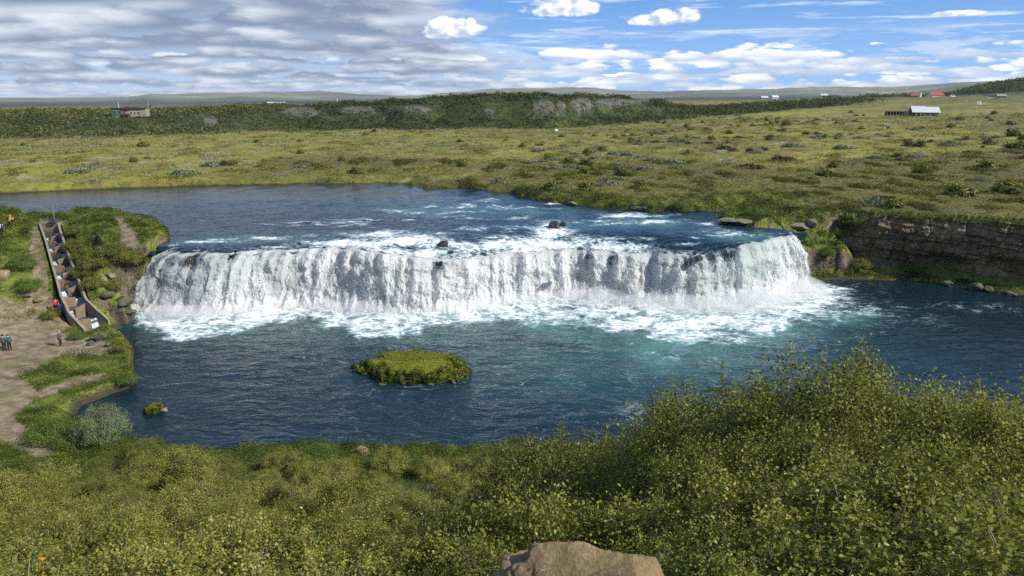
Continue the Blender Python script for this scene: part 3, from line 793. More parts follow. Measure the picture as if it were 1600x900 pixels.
tp = N.tree.nodes.new('ShaderNodeBsdfTransparent'); mx2 = N.tree.nodes.new('ShaderNodeMixShader'); setin(mx2, 0, al)
N.tree.links.new(tp.outputs[0], mx2.inputs[1]); N.tree.links.new(mx.outputs[0], mx2.inputs[2]); N.tree.links.new(mx2.outputs[0], out.inputs[0])
R0 = np.stack(rows)[NU - 6:]; F0 = np.stack(flow)[NU - 6:]; W0 = np.stack(fo)[NU - 6:]
tv = np.clip(np.linspace(-.04, 1, len(R0)), 0, 1)[:, None]
for L_, off in ((1, .30), (2, .62)):
    uu = np.broadcast_to(ux, (len(R0), NC)); vv = F0[:, :, 1]
    o_ = off * sst(tv, 0, .22) * (.7 + .8 * fbm(uu * .5, vv * .35, 4, 170 + L_)) + .16 * fbm(uu * 2.0, vv * .8, 3, 175 + L_) * sst(tv, 0, .2)
    V_ = R0.copy(); V_[:, :, 0] += ddir[None, :, 0] * o_; V_[:, :, 1] += ddir[None, :, 1] * o_; V_[:, :, 2] += .05 * L_ * (1 - tv)
    fl2 = F0.copy(); fl2[:, :, 2] = 13.7 * L_
    w2 = (W0 - .62) * .9 + (.24, .10)[L_ - 1] + .16 * pn(uu / 4.5, vv * .15, 210 + L_) + .30 * sst(tv, .55, 1.0) - .25 * sst(tv, .10, .0)
    mesh_np('torn_water', V_.reshape(-1, 3), grid_faces(len(R0), NC), M_veil, True, dict(flow=('POINT', fl2.reshape(-1, 3)), foam=('POINT', w2.ravel())), fall)

# spray: droplets thrown off the curtain and the foot
m, out = newmat('spray'); M_spray = m
b = principled(None, Base_Color=(.92, .94, .95), Roughness=.5)
tr = N.tree.nodes.new('ShaderNodeBsdfTranslucent'); tr.inputs[0].default_value = (.9, .93, .95, 1)
mx = N.tree.nodes.new('ShaderNodeMixShader'); mx.inputs[0].default_value = .4
N.tree.links.new(b.outputs[0], mx.inputs[1]); N.tree.links.new(tr.outputs[0], mx.inputs[2]); N.tree.links.new(mx.outputs[0], out.inputs[0])
def tetra(C, S, name, mat, stretch=None):
    n = len(C)
    V = rng.normal(size=(n, 4, 3)); V /= np.linalg.norm(V, axis=2)[..., None]
    V *= S[:, None, None] * rng.uniform(.5, 1, (n, 4, 1))
    if stretch is not None: V[:, :, 2] *= stretch
    co = (C[:, None, :] + V).reshape(-1, 3)
    b = np.arange(n)[:, None] * 4
    F3 = np.concatenate([b + np.array(q)[None] for q in ((0, 1, 2), (0, 2, 3), (0, 3, 1), (1, 3, 2))])
    return mesh_np(name, co, F3, mat)
FR = np.stack(rows)                                              # NR x NC x 3
ii = NU + (rng.beta(1.3, .9, 44000) * (NV - 2)).astype(int); jj = rng.integers(0, NC, 44000)
okc = rng.random(44000) < (.25 + .75 * white0[jj])
C = FR[np.minimum(ii, NR - 1), jj] + np.concatenate([ddir[jj] * rng.exponential(.13, (44000, 1)), rng.normal(0, .08, (44000, 1))], 1)
C = C[okc]
S1 = rng.uniform(.02, .055, len(C))
n2 = 62000
jj = rng.integers(0, NC, n2); bw = np.interp(lpx, [245, 400, 560, 800, 1050, 1200, 1255], [1.6, 1.2, 1.6, 1.7, 2.2, 2.8, 2])[jj]
C2 = Bs[jj].copy(); C2[:, :2] += ddir[jj] * (rng.exponential(1, (n2, 1)) * bw[:, None] * .62 - .9); C2[:, 2] = .05 + rng.exponential(.42, n2) * bw * .75
S2 = rng.uniform(.02, .065, n2)
spray = tetra(np.concatenate([C, C2]), np.concatenate([S1, S2]), 'spray', M_spray, 1.3)
tag(spray, 'white water droplets flying off the falls and its foot', 'spray', kind='stuff')

# mist boiling up along the foot of the fall
m, out = newmat('mist'); M_mist = m
pv_ = N.tree.nodes.new('ShaderNodeVolumePrincipled'); pv_.inputs['Color'].default_value = (1, 1, 1, 1); pv_.inputs['Density'].default_value = .30; pv_.inputs['Anisotropy'].default_value = .2
N.tree.links.new(pv_.outputs[0], out.inputs[1])
k_ = np.arange(2, NS - 2, 2); BB = base[k_]; px_b = _bx[k_]
rad = np.interp(px_b, [205, 240, 320, 450, 560, 700, 850, 1000, 1120, 1200, 1264], [.7, 1.2, 1.4, .9, 1.2, 1.1, 1.4, 1.6, 2.2, 2.6, 1.8]) * (1 + .45 * pn(k_ / 9.0, k_ * 0, 150) + .2 * pn(k_ / 3.0, k_ * 0, 151))
rad[0] = rad[-1] = .05
nrm_ = np.gradient(BB[:, :2], axis=0); nrm_ /= np.linalg.norm(nrm_, axis=1)[:, None]; nrm_ = np.stack([nrm_[:, 1], -nrm_[:, 0]], 1)
th_ = np.linspace(0, 2 * PI, 25)[:-1]
rings = []
for q, r_ in enumerate(rad):
    lumpy = 1 + .25 * pn(np.cos(th_) * 1.3 + q * .35, np.sin(th_) * 1.3, 152)
    oy = np.cos(th_) * r_ * lumpy * 1.25 + r_ * .65
    rings.append(np.stack([BB[q, 0] + nrm_[q, 0] * oy, BB[q, 1] + nrm_[q, 1] * oy, .3 + np.sin(th_) * r_ * .95 * lumpy], 1))
nq = len(rings)
F_ = []
for i in range(nq - 1):
    for j in range(24): F_.append((i * 24 + j, i * 24 + (j + 1) % 24, (i + 1) * 24 + (j + 1) % 24, (i + 1) * 24 + j))
mist = mesh_np('mist', np.concatenate(rings), F_, M_mist, True)
bm = bmesh.new(); bm.from_mesh(mist.data); bmesh.ops.holes_fill(bm, edges=bm.edges, sides=30); bmesh.ops.recalc_face_normals(bm, faces=bm.faces); bm.to_mesh(mist.data); bm.free()
tag(mist, 'white mist rising along the foot of the falls', 'mist', kind='stuff')
# ================================================================ FOLIAGE
def leaf_mat(name, stops, trans=.3, rough=.5, inst=.10, spec=.35):
    m, out = newmat(name)
    t = nattr('tint')
    oi = N.tree.nodes.new('ShaderNodeObjectInfo')
    t2 = t + (N(oi.outputs['Random']) - .5) * inst
    c = nramp(t2, stops)
    b = principled(None, Base_Color=c, Roughness=rough, Specular_IOR_Level=spec)
    tr = N.tree.nodes.new('ShaderNodeBsdfTranslucent'); setin(tr, 0, ncmul(c, (1.25, 1.3, .55)))
    mx = N.tree.nodes.new('ShaderNodeMixShader'); mx.inputs[0].default_value = trans
    N.tree.links.new(b.outputs[0], mx.inputs[1]); N.tree.links.new(tr.outputs[0], mx.inputs[2]); N.tree.links.new(mx.outputs[0], out.inputs[0])
    return m
M_olive = leaf_mat('olive_leaves', [(0, (.045, .050, .012)), (.3, (.125, .138, .022)), (.6, (.245, .255, .046)), (.82, (.40, .40, .15)), (.93, (.48, .38, .06)), (1, (.34, .16, .04))], .26, .5, .16, .15)
M_dark = leaf_mat('dark_leaves', [(0, (.030, .040, .009)), (.35, (.09, .105, .019)), (.65, (.18, .19, .036)), (.9, (.30, .30, .09)), (1, (.30, .18, .03))], .24, .5, .16, .15)
M_near = leaf_mat('birch_leaves', [(0, (.05, .08, .012)), (.4, (.12, .17, .03)), (.65, (.20, .26, .06)), (.8, (.34, .36, .16)), (.88, (.62, .42, .03)), (1, (.55, .28, .04))], .4, .4, .2, .3)
M_pale = leaf_mat('pale_willow_leaves', [(0, (.08, .11, .045)), (.5, (.17, .22, .10)), (.9, (.27, .32, .17)), (1, (.32, .34, .2))])
M_green = leaf_mat('green_leaves', [(0, (.030, .055, .010)), (.4, (.075, .125, .018)), (.7, (.14, .20, .026)), (1, (.25, .25, .05))])
M_cover = leaf_mat('ground_cover', [(0, (.020, .032, .008)), (.3, (.055, .080, .015)), (.55, (.115, .150, .024)), (.78, (.27, .28, .035)), (.9, (.28, .24, .07)), (1, (.26, .18, .10))], .3, .7, 0, .15)
M_heath = leaf_mat('heath_cover', [(0, (.045, .050, .014)), (.25, (.10, .105, .026)), (.45, (.20, .195, .040)), (.6, (.27, .25, .055)), (.75, (.22, .235, .15)), (.9, (.33, .34, .25)), (1, (.20, .13, .08))], .2, .8, 0, .1)
M_wood = leaf_mat('wood_cover', [(0, (.014, .022, .008)), (.4, (.040, .052, .016)), (.75, (.095, .105, .032)), (1, (.18, .17, .065))], .2, .8, 0, .1)  # dark greens also carry the cloud shadow over the ridge
M_bark = simple('bark', (.24, .20, .16), .85, .2, .4, 9)

def unit(a): return a / np.maximum(np.linalg.norm(a, axis=-1, keepdims=True), 1e-9)
def leaves(name, C, Nn, L, W, T, mat, parent=None, fold=.25, rg=None):
    """rhombus leaves: centre C, facing Nn, length L, half width W, tint T"""
    g = rg or rng
    n = len(C)
    Nn = unit(Nn)
    r = unit(g.normal(size=(n, 3)))
    A = unit(np.cross(Nn, r)); B = np.cross(Nn, A)
    L = np.broadcast_to(L, (n,))[:, None]; W = np.broadcast_to(W, (n,))[:, None]
    co = np.stack([C - A * L * .5, C + B * W + Nn * W * fold - A * L * .05, C + A * L * .5, C - B * W + Nn * W * fold - A * L * .05], 1).reshape(-1, 3)
    return mesh_np(name, co, np.arange(n * 4).reshape(-1, 4), mat, False, dict(tint=('FACE', T)), parent)

# weights on the ground grid -> random points
_cA = None
def scatter(weight, n, vis=True):
    """n random points on the ground sheet, weight given per vertex"""
    global _cA
    if _cA is None:
        ax = GX[:-1, 1:] - GX[:-1, :-1]; ay = GY[:-1, 1:] - GY[:-1, :-1]
        bx = GX[1:, :-1] - GX[:-1, :-1]; by = GY[1:, :-1] - GY[:-1, :-1]
        _cA = np.abs(ax * by - ay * bx)
    w = (weight[:-1, :-1] * _cA)
    if vis: w = w * ((gp_x[:-1, :-1] > -40) & (gp_x[:-1, :-1] < 1640) & (GY[:-1, :-1] > 0))
    w = w.ravel(); cs = np.cumsum(w); k = np.searchsorted(cs, rng.random(n) * cs[-1])
    k = np.minimum(k, len(w) - 1)
    i, j = k // (_nx - 1), k % (_nx - 1)
    a, b = rng.random((2, n))
    f = lambda Q: (Q[i, j] * (1 - a) + Q[i, j + 1] * a) * (1 - b) + (Q[i + 1, j] * (1 - a) + Q[i + 1, j + 1] * a) * b
    return f(GX), f(GY), f(GZ), (i, j)

def upn(n, tilt=.7):
    return np.array([0, 0, 1.0]) + rng.normal(0, tilt, (n, 3))

# ---- lush cover of the banks (nobody could count it)
land_m = (D1 > .05) & (D2 > .05)
RDm = RD
steepw = np.hypot(np.gradient(GZ, axis=0) / np.maximum(np.gradient(RD, axis=0), .05), 0)
ladder_d = np.full(GX.shape, 9.0); mm = (GX > -75) & (GX < -40) & (GY > 70) & (GY < 120); ladder_d[mm] = poly_sd(GX[mm], GY[mm], LADP)
hn = fbm(GX / 3.2, GY / 3.2, 4, 100)
cliffz = (GX > 50) & (GY > 84) & (GY < 112) & (D1 > 1.5) & (GZ < 8.9)
wgt = lush * land_m * (RD < 150) * (1 - dirt) * (ladder_d > .4) * (1 - .9 * cliffz) * (GY > 42) * (.3 + 1.2 * sst(hn, -.35, .25))
wgt *= 1 / np.maximum(RD / 80, .6) ** 1.0
# leave rock bare on the darkest, steepest parts of the headland
face = (GX > -66) & (GX < -40) & (GY > 78) & (GY < 92) & (GZ > 1.5) & (GZ < 7.2)
wgt *= np.where(face, sst(fbm(GX / 2.2, GZ / 1.8, 4, 101), -.25, .2), 1)
x, y, z, (i, j) = scatter(wgt, 260000)
h_ = hn[i, j]
bush = sst(h_, -.1, .45)
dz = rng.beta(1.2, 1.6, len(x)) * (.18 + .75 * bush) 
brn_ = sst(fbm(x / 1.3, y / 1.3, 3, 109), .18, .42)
T = np.clip(.38 * brn_ - .22 * ((x > 42) & (y < 112)) + .44 + .6 * fbm(x / 2.4, y / 2.4, 3, 102) - .25 * bush + rng.normal(0, .12, len(x)) + .28 * (dz - .2) , 0, 1)  # tint lowered on the right ledge, painting in the shade below the cliff
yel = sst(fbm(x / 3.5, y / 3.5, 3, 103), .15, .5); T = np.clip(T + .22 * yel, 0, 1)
S = np.interp(y, [30, 60, 100, 150], [.07, .10, .15, .2]) * rng.uniform(.6, 1.4, len(x))
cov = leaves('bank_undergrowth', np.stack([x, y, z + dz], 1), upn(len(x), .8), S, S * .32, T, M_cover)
tag(cov, 'lush low green plants covering the river banks', 'ground cover', kind='stuff')

# ---- near slope floor under the thicket
wgt = ((GY > 5) & (GY < 52) & (D1 > .1)) * (1 - dirt) * (1 + 2.0 * sst(GY, 33, 40)) * (RD < 75)
x, y, z, (i, j) = scatter(wgt, 190000)
hh = fbm(x / 2, y / 2, 3, 105)
deep_ = sst(y, 41, 36)
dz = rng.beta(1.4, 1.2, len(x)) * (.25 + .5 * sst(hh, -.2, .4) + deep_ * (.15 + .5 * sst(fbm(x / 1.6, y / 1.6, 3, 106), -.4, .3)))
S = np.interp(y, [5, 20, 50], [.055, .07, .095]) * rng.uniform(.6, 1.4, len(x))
T = np.clip(.20 + .22 * hh + rng.normal(0, .12, len(x)) + .2 * (dz - .4), 0, .8)  # tint kept dark, painting shade into the gaps between shrubs
low = y > 37 + 2.5 * fbm(x / 4, y / 4, 3, 107)
Q_ = np.stack([x, y, z + dz], 1)
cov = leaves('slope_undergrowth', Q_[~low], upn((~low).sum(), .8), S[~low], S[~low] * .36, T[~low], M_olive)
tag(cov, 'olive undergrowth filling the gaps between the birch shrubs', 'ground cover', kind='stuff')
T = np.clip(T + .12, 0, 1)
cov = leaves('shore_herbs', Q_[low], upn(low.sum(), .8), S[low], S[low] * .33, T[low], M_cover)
tag(cov, 'bright green herbs along the near shore below the thicket', 'ground cover', kind='stuff')

# ---- heath cover of the plain
hn2 = fbm(GX / 6, GY / 11, 5, 110)
wgt = ((RD > 100) & (RD < 430) & (GY > 100)) * land_m * (1 + 2.5 * scrub) * (1 - .85 * lush) * (1 - wood) * (1 / np.maximum(RD / 120, .8) ** 1.9) * (.06 + sst(hn2, .02, .34) ** 1.3)
wgt *= (1 - dirt)
x, y, z, (i, j) = scatter(wgt, 200000)
kind_ = fbm(x / 14, y / 22, 3, 111)
bush = sst(hn2[i, j], .0, .4)
rdv = np.hypot(x, y)
dz = rng.beta(1, 1.6, len(x)) * (.12 + .55 * bush) * np.interp(rdv, [100, 400], [1, 1.6])
T = np.clip(np.where(kind_ < -.12, .22, np.where(kind_ > .12, .80, .45)) + rng.normal(0, .12, len(x)) + .25 * (dz - .15), 0, .96)
T = np.where(scrub[i, j] > .5, np.clip(T * .55 + .02, 0, 1), T)
T = np.where((fbm(x / 17, y / 30, 2, 112) > .36), 1.0, T)
S = np.interp(rdv, [100, 200, 430], [.16, .30, .55]) * rng.uniform(.6, 1.4, len(x))
cov = leaves('heath_cover', np.stack([x, y, z + dz], 1), upn(len(x), .6), S, S * .4, T, M_heath)
tag(cov, 'tussocky heath and grey willow scrub covering the plain', 'ground cover', kind='stuff')

# ---- birch wood on the ridge and the far slopes
wgt = wood * (RD > 250) * (RD < 1400) * (1 - .96 * outc) * (1 / (RD / 400) ** 1.4) * (.25 + sst(fbm(GX / 14, GY / 14, 4, 115), -.3, .25))
x, y, z, (i, j) = scatter(wgt, 170000)
rdv = np.hypot(x, y); bush = sst(fbm(x / 7, y / 7, 3, 116), -.3, .4)
dz = rng.random(len(x)) ** .7 * (.4 + 2.4 * bush * sst(fbm(x / 22, y / 22, 2, 119), -.5, .3)) * np.interp(rdv, [300, 700, 1200], [.9, 1.2, 2.6])
apx_ = azpx(x, y)
T = np.clip(.47 + .55 * fbm(x / 20, y / 20, 3, 117) + rng.normal(0, .10, len(x)) + .07 * dz + .26 * sst(apx_, 560, 380) - .06, 0, 1)  # tint raised on the left, painting that end of the ridge as sunlit
S = np.interp(rdv, [280, 450, 700, 1200], [.7, 1.0, 1.5, 2.4]) * rng.uniform(.6, 1.4, len(x))
cov = leaves('birch_wood', np.stack([x, y, z + dz], 1), upn(len(x), .6), S, S * .42, T, M_wood)
tag(cov, 'dark green low birch wood covering the ridge and far slopes', 'woodland', kind='stuff')

# ================================================================ SHRUBS
def make_shrub(name, hgt, rad, ncl, nleaf, leaf, mat, seed, shoots=26, open_=.0, leafy='foliage', branches='branches'):
    g = np.random.default_rng(seed)
    # cluster centres in a lumpy dome
    v = unit(g.normal(size=(ncl * 3, 3))); v[:, 2] = np.abs(v[:, 2]) * 1.0 - .25
    r = g.random(len(v)) ** .42
    lump = 1 + .34 * pn(v[:, 0] * 1.9 + seed, v[:, 1] * 1.9 + v[:, 2] * 1.3, seed)
    P = v * (r * lump)[:, None] * np.array([rad, rad, hgt * .62]) + np.array([0, 0, hgt * .40])
    P = P[(P[:, 2] > hgt * .12)][:ncl]
    rr_ = np.linalg.norm((P - [0, 0, hgt * .40]) / [rad, rad, hgt * .62], axis=1)
    # stems
    mb = MB()
    ns = 6 if hgt > 3 else 5
    nodes = []
    for k in range(ns):
        a = 2 * PI * k / ns + g.uniform(-.4, .4); lean = g.uniform(.25, .62)
        p = np.array([.08 * math.cos(a), .08 * math.sin(a), -.3]); pts = [p.copy()]
        dirv = np.array([math.cos(a) * lean, math.sin(a) * lean, 1.0])
        L = hgt * g.uniform(.62, .85)
        for q in range(7):
            dirv = dirv + g.normal(0, .16, 3); dirv /= np.linalg.norm(dirv)
            p = p + dirv * (L + .3) / 7; pts.append(p.copy())
        r0 = .026 * hgt * g.uniform(.7, 1.1)
        mb.tube(pts, [r0 * (1 - .11 * q) for q in range(8)], 5)
        nodes += [(pts[q], r0 * (1 - .11 * q)) for q in range(2, 8)]
    NP = np.array([q[0] for q in nodes])
    for c_ in P:
        dd = np.linalg.norm(NP - c_, axis=1) + np.maximum(0, NP[:, 2] - c_[2] + .1) * 2
        k = int(np.argmin(dd)); a = NP[k]; mid = a * .5 + c_ * .5 + g.normal(0, .06, 3) + [0, 0, -.05]
        r0 = min(nodes[k][1] * .6, .016 + .007 * rad)
        mb.tube([a, mid, c_], [r0, r0 * .7, r0 * .3], 3, False)
    # leaves around the clusters, denser at the shell
    wts = np.clip(rr_, .3, 1) ** 1.5; wts /= wts.sum()
    ci = g.choice(len(P), nleaf, p=wts)
    cs = g.uniform(.10, .21, len(P)) * (1.12 if ncl < 180 else 1) * (rad / 1.6) ** .6
    off = g.normal(size=(nleaf, 3)) * cs[ci][:, None] * [1.05, 1.05, .85]
    C = P[ci] + off
    ctone = g.normal(0, .13, len(P))
    T = .48 + ctone[ci] + g.normal(0, .13, nleaf)
    Nn = unit(C - [0, 0, hgt * .25]) * .55 + g.normal(0, .55, (nleaf, 3)) + [0, 0, .35]
    # upright shoots for a ragged outline
    top = np.argsort(-(P[:, 2] / hgt + .6 * rr_ + g.random(len(P)) * .5))[:shoots]
    Cs, Ns = [], []
    for k in top:
        b0 = P[k]; dv = unit((b0 - [0, 0, hgt * .1]) * .5 + [0, 0, hgt * .35] + g.normal(0, .22, 3)); l = g.uniform(.25, .62) * (hgt / 3) ** .5
        mb.tube([b0, b0 + dv * l * .6, b0 + dv * l + g.normal(0, .03, 3)], [.007, .005, .002], 3, False)
        q = int(28 * l / .4 * (.045 / leaf))
        t = g.random(q)[:, None]
        Cs.append(b0 + dv * l * t + g.normal(0, .035 + leaf * .3, (q, 3))); Ns.append(dv * .3 + g.normal(0, .7, (q, 3)))
    if Cs:
        Cs = np.concatenate(Cs); C = np.concatenate([C, Cs]); Nn = np.concatenate([Nn, np.concatenate(Ns)]); T = np.concatenate([T, .56 + g.normal(0, .13, len(Cs))])
    odd = g.random(len(T)) < .018; T[odd] = g.uniform(.9, 1.0, odd.sum())
    keep = C[:, 2] > .03
    C, Nn, T = C[keep], Nn[keep], T[keep]
    L = leaf * g.uniform(.65, 1.3, len(C))
    root = empty(name)
    mb.build(branches, M_bark, root)
    leaves(leafy, C, Nn, L, L * .34, np.clip(T, 0, .99), mat, root, rg=g)
    return root
def copy_tree(o, parent=None):
    c = o.copy(); COL.objects.link(c); c.parent = parent
    for ch in o.children: copy_tree(ch, c)
    return c
big_p = [make_shrub('birch_shrub', 4.4, 2.3, 170, 44000, .062, M_olive if k != 1 else M_dark, 200 + k, 70) for k in range(3)]
med_p = [make_shrub('birch_shrub', 2.3, 1.45, 72, 14000, .060, M_olive, 210 + k, 36) for k in range(4)]
drk_p = [make_shrub('birch_shrub', 2.6, 1.6, 84, 16000, .060, M_dark, 220 + k, 40) for k in range(2)]
wil_p = make_shrub('willow_shrub', 3.6, 1.7, 170, 15000, .075, M_pale, 230, 60)
gr_p = make_shrub('green_shrub', 1.3, 1.2, 110, 7000, .07, M_green, 240, 12)
_protoused = set()
for pr_ in big_p + med_p + drk_p + [wil_p, gr_p]:
    fo__ = [c for c in pr_.children if c.name.startswith('foliage')][0]
    q_ = np.empty(len(fo__.data.vertices) * 3, np.float32); fo__.data.vertices.foreach_get('co', q_); pr_['top'] = float(np.percentile(q_[2::3], 99.7))
TOP = {p_.name: p_['top'] for p_ in big_p + med_p + drk_p + [wil_p, gr_p]}
for p_ in big_p + med_p + drk_p + [wil_p, gr_p]: del p_['top']
def put(proto, x, y, z, s, rz, sz=1.0):
    if proto.name in _protoused: o = copy_tree(proto)
    else: o = proto; _protoused.add(proto.name)
    o.location = (x, y, z); o.rotation_euler = (0, 0, rz); o.scale = (s, s, s * sz)
    return o
def gz(x, y):
    a = math.atan2(x, y); rv = math.hypot(x, y) * math.cos(max(-.8, min(.8, a)))
    j = int(np.clip(np.searchsorted(az, a) - 1, 0, len(az) - 2)); i = int(np.clip(np.searchsorted(rr, rv) - 1, 0, len(rr) - 2))
    u = (a - az[j]) / (az[j + 1] - az[j]); v = min(1.0, max(0.0, (rv - rr[i]) / (rr[i + 1] - rr[i])))
    return float((GZ[i, j] * (1 - u) + GZ[i, j + 1] * u) * (1 - v) + (GZ[i + 1, j] * (1 - u) + GZ[i + 1, j + 1] * u) * v)
_tg = np.geomspace(4, 2600, 520)
def at(px_, py_, z0=2.0):
    """where the ray through a pixel first meets the ground"""
    dx, dy, dz = ray(px_, py_)
    lo_t, best, bt = 0.0, 1e9, 100
    for t in _tg:
        e = CH + dz * t - gz(dx * t, dy * t)
        if e < 0:
            hi_t = t
            for _ in range(10):
                m_ = (lo_t + hi_t) / 2
                if CH + dz * m_ - gz(dx * m_, dy * m_) < 0: hi_t = m_
                else: lo_t = m_
            return dx * hi_t, dy * hi_t, gz(dx * hi_t, dy * hi_t)
        if e < best and t > 60: best, bt = e, t
        lo_t = t
    return dx * bt, dy * bt, gz(dx * bt, dy * bt)

SHR = []                                                         # x, y, top z wanted or None, kind
def want(px, Y, pyt, kind):
    x, y, zt = D(px, Y, pyt); g0 = gz(x, y)
    SHR.append([x, y, g0, max(zt - g0, .9), kind])
for q in [(1105, 20, 606), (1178, 18.5, 592), (1262, 18, 600), (1335, 16.5, 538), (1412, 17.5, 560), (1480, 15.5, 596), (1562, 15, 604), (1650, 13, 590),
          (1140, 15, 672), (1235, 14.2, 655), (1385, 13, 668), (1510, 12.2, 676)]:
    want(q[0], q[1], q[2] + 16, 'big')
for q in [(862, 29, 690), (935, 26, 668), (992, 24, 690), (1048, 22.5, 676), (1030, 19, 742), (950, 21.5, 742), (1070, 16.5, 760)]:
    want(*q, 'dark')
for q in [(1110, 12.6, 770), (1215, 11.4, 752), (1325, 10.6, 745), (1440, 10, 738), (1560, 9.2, 722),
          (700, 15.5, 792), (775, 14.5, 786), (850, 13.6, 790), (925, 13, 796), (1000, 13, 790), (740, 11.5, 836), (1045, 10.5, 848),
          (1150, 9.6, 842), (1275, 8.6, 828), (1400, 8.0, 822), (1530, 7.2, 810), (1050, 13.5, 820)]:
    want(*q, 'dark' if q[0] % 20 == 0 and q[0] < 1300 else 'med')
pts = [(a[0], a[1], 2.2 if a[4] == 'big' else 1.6) for a in SHR]
def fill(n, x0f, x1f, y0, y1, sp):
    for _ in range(n):
        y = rnd.uniform(y0, y1); hw = (y * CP + 14) / F * 860
        x = rnd.uniform(max(x0f, -hw), min(x1f, hw))
        if any((x - a) ** 2 + (y - b) ** 2 < (sp * .5 + r_ * .5) ** 2 * 1.0 for a, b, r_ in pts): continue
        g0 = gz(x, y)
        px_, py_ = proj(x, y, g0)
        d_ = float(poly_sd(np.array([x]), np.array([y]), W1)[0])
        lim = 5.0 if px_ > 230 else 3.6
        if d_ < lim or y > 45: continue
        if px_ < 215 and y > 40: continue
        if px_ < 120 and y > 37.5: continue
        if 690 < px_ < 1090 and y < 11.5 : continue
        h = rnd.choice([1.5, 1.9, 2.3, 2.7, 3.1]) * rnd.uniform(.9, 1.1)
        if y > 33: h *= .72
        if y < 12: h *= .72
        if y < 7: h *= .8
        pts.append((x, y, sp)); SHR.append([x, y, g0, h, 'med' if rnd.random() < .7 else 'dark'])
fill(9000, -40, 40, 4.6, 45, 2.1)
print('shrubs', len(SHR))
# rows from the shore towards the viewer, counted from the left: every shrub gets its own description
SHR = SHR[:292]
order = sorted(range(len(SHR)), key=lambda k: -SHR[k][1])
ORD = ['first', 'second', 'third', 'fourth', 'fifth', 'sixth', 'seventh', 'eighth', 'ninth', 'tenth', 'eleventh', 'twelfth', 'thirteenth', 'fourteenth', 'fifteenth', 'sixteenth', 'seventeenth',
       'eighteenth', 'nineteenth', 'twentieth', 'twenty-first', 'twenty-second', 'twenty-third', 'twenty-fourth', 'twenty-fifth', 'twenty-sixth', 'twenty-seventh', 'twenty-eighth', 'twenty-ninth', 'thirtieth']
rown = 16
for r0 in range(0, len(order), rown):
    row = sorted(order[r0:r0 + rown], key=lambda k: SHR[k][0] / (SHR[k][1] + 14))
    ri = r0 // rown
    for n_, k in enumerate(row):
        x, y, g0, h, kd = SHR[k]
        if kd == 'big': pr = big_p[(n_ + ri) % 3]; s = h / TOP[pr.name]; ad = 'tall bushy olive' if pr is not big_p[1] else 'tall dark green'
        elif kd == 'dark': pr = drk_p[n_ % 2]; s = h / TOP[pr.name]; ad = 'dark green'
        else: pr = med_p[(n_ * 3 + ri) % 4]; s = h / TOP[pr.name]; ad = 'olive green'
        sxy = s * 1.12
        if kd == 'big': sxy = s * .95
        if kd != 'med' or s > 1.3: sxy = max(s * .88, .7)
        o = put(pr, x, y, g0 - .05, sxy, rnd.uniform(0, 6.28), s / sxy)
        rw = ORD[ri]
        tag(o, '%s birch shrub, %s from left in the %s row up the near slope' % (ad, ORD[n_], rw), 'shrub', 'birch shrubs covering the near slope')
# bright green herbs and bushes at the near shore, pale willow
o = put(wil_p, *G(168, 700, 1.2)[:2], gz(*G(168, 700, 1.2)[:2]) - .1, 1.0, 1.0)
tag(o, 'tall pale grey-green willow standing alone at the edge of the pool', 'shrub')
grd_p = make_shrub('green_shrub', 1.4, 1.3, 100, 6500, .08, M_dark, 241, 8)
gb = [(75, 690, 1.25, 'bright green bush beside the dirt path near the pool, above the near thicket'), (110, 698, 1.0, 'bright green bush between the dirt path and the pale willow'), (235, 728, .9, 'green bush at the shore just right of the pale willow'),
      (500, 722, 1.0, 'rounded bright green bush at the near shore beside the tan boulder'), (470, 735, .9, 'smaller bright green bush just left of the rounded one at the near shore'), (610, 742, .9, 'bright green bush at the near shore below the large grassy islet'), (645, 735, .8, 'bright green bush at the near shore right of the one below the islet'),
      (745, 738, .8, 'green bush at the near shore where the taller thicket begins'), (35, 420, 1.3, 'green bush high on the hillside left of the fish ladder'), (80, 497, .8, 'dark green bush at the gravel bank below the fish ladder'), (45, 455, 1.3, 'broad green bush low on the hillside left of the fish ladder'),
      (120, 530, .7, 'low green bush behind the lone visitor on the gravel'), (190, 548, .7, 'green bush on the grassy spit beside the dark boulders'), (195, 600, .8, 'green bush at the tip of the low bank opposite the islets'), (300, 733, .7, 'low green bush at the near shore in front of the smallest islet'),
      (640, 298, 1.6, 'first dark green bush along the far bank where the river bends'), (665, 300, 1.5, 'second dark green bush along the far bank after the bend'), (700, 303, 1.5, 'third dark green bush along the far bank after the bend'),
      (1010, 326, 1.3, 'bright green bush on the far bank beside the squared boulder'), (1060, 327, 1.2, 'bright green bush right of the squared boulder on the far bank'), (1180, 338, 1.2, 'green bush on the headland by the side stream'), (1340, 420, 1.3, 'dark bush at the foot of the right cliff'), (1310, 370, 1.5, 'dense bush on the broken slope between waterfall and cliff'), (1290, 400, 1.1, 'low bush at the foot of the broken slope nearest the waterfall'), (1345, 352, 1.4, 'bush near the top of the broken slope left of the cliff'), (1365, 385, 1.4, 'bush where the broken slope meets the left end of the cliff'), (1390, 345, 1.3, 'bush overhanging the left end of the cliff top'), (1420, 425, 1.1, 'bush under the hollow of the cliff'), (118, 392, 1.2, 'dark bush beside the upper half of the fish ladder'), (133, 408, 1.3, 'dark bush on the headland slope halfway down the fish ladder'), (128, 432, 1.1, 'dark bush touching the river-side wall of the fish ladder'), (150, 420, 1.4, 'broad dark bush in the middle of the headland slope'), (170, 402, 1.3, 'dark bush under the worn path of the headland'), (195, 408, 1.3, 'dark bush below the end of the headland path'), (145, 450, 1.1, 'dark bush low on the headland near the pale blocks'), (215, 412, 1.1, 'dark bush on the headland edge next to the falls'), (180, 452, 1.0, 'small dark bush between the mossy rocks of the headland'), (118, 366, 1.0, 'dark bush near the top of the fish ladder')]
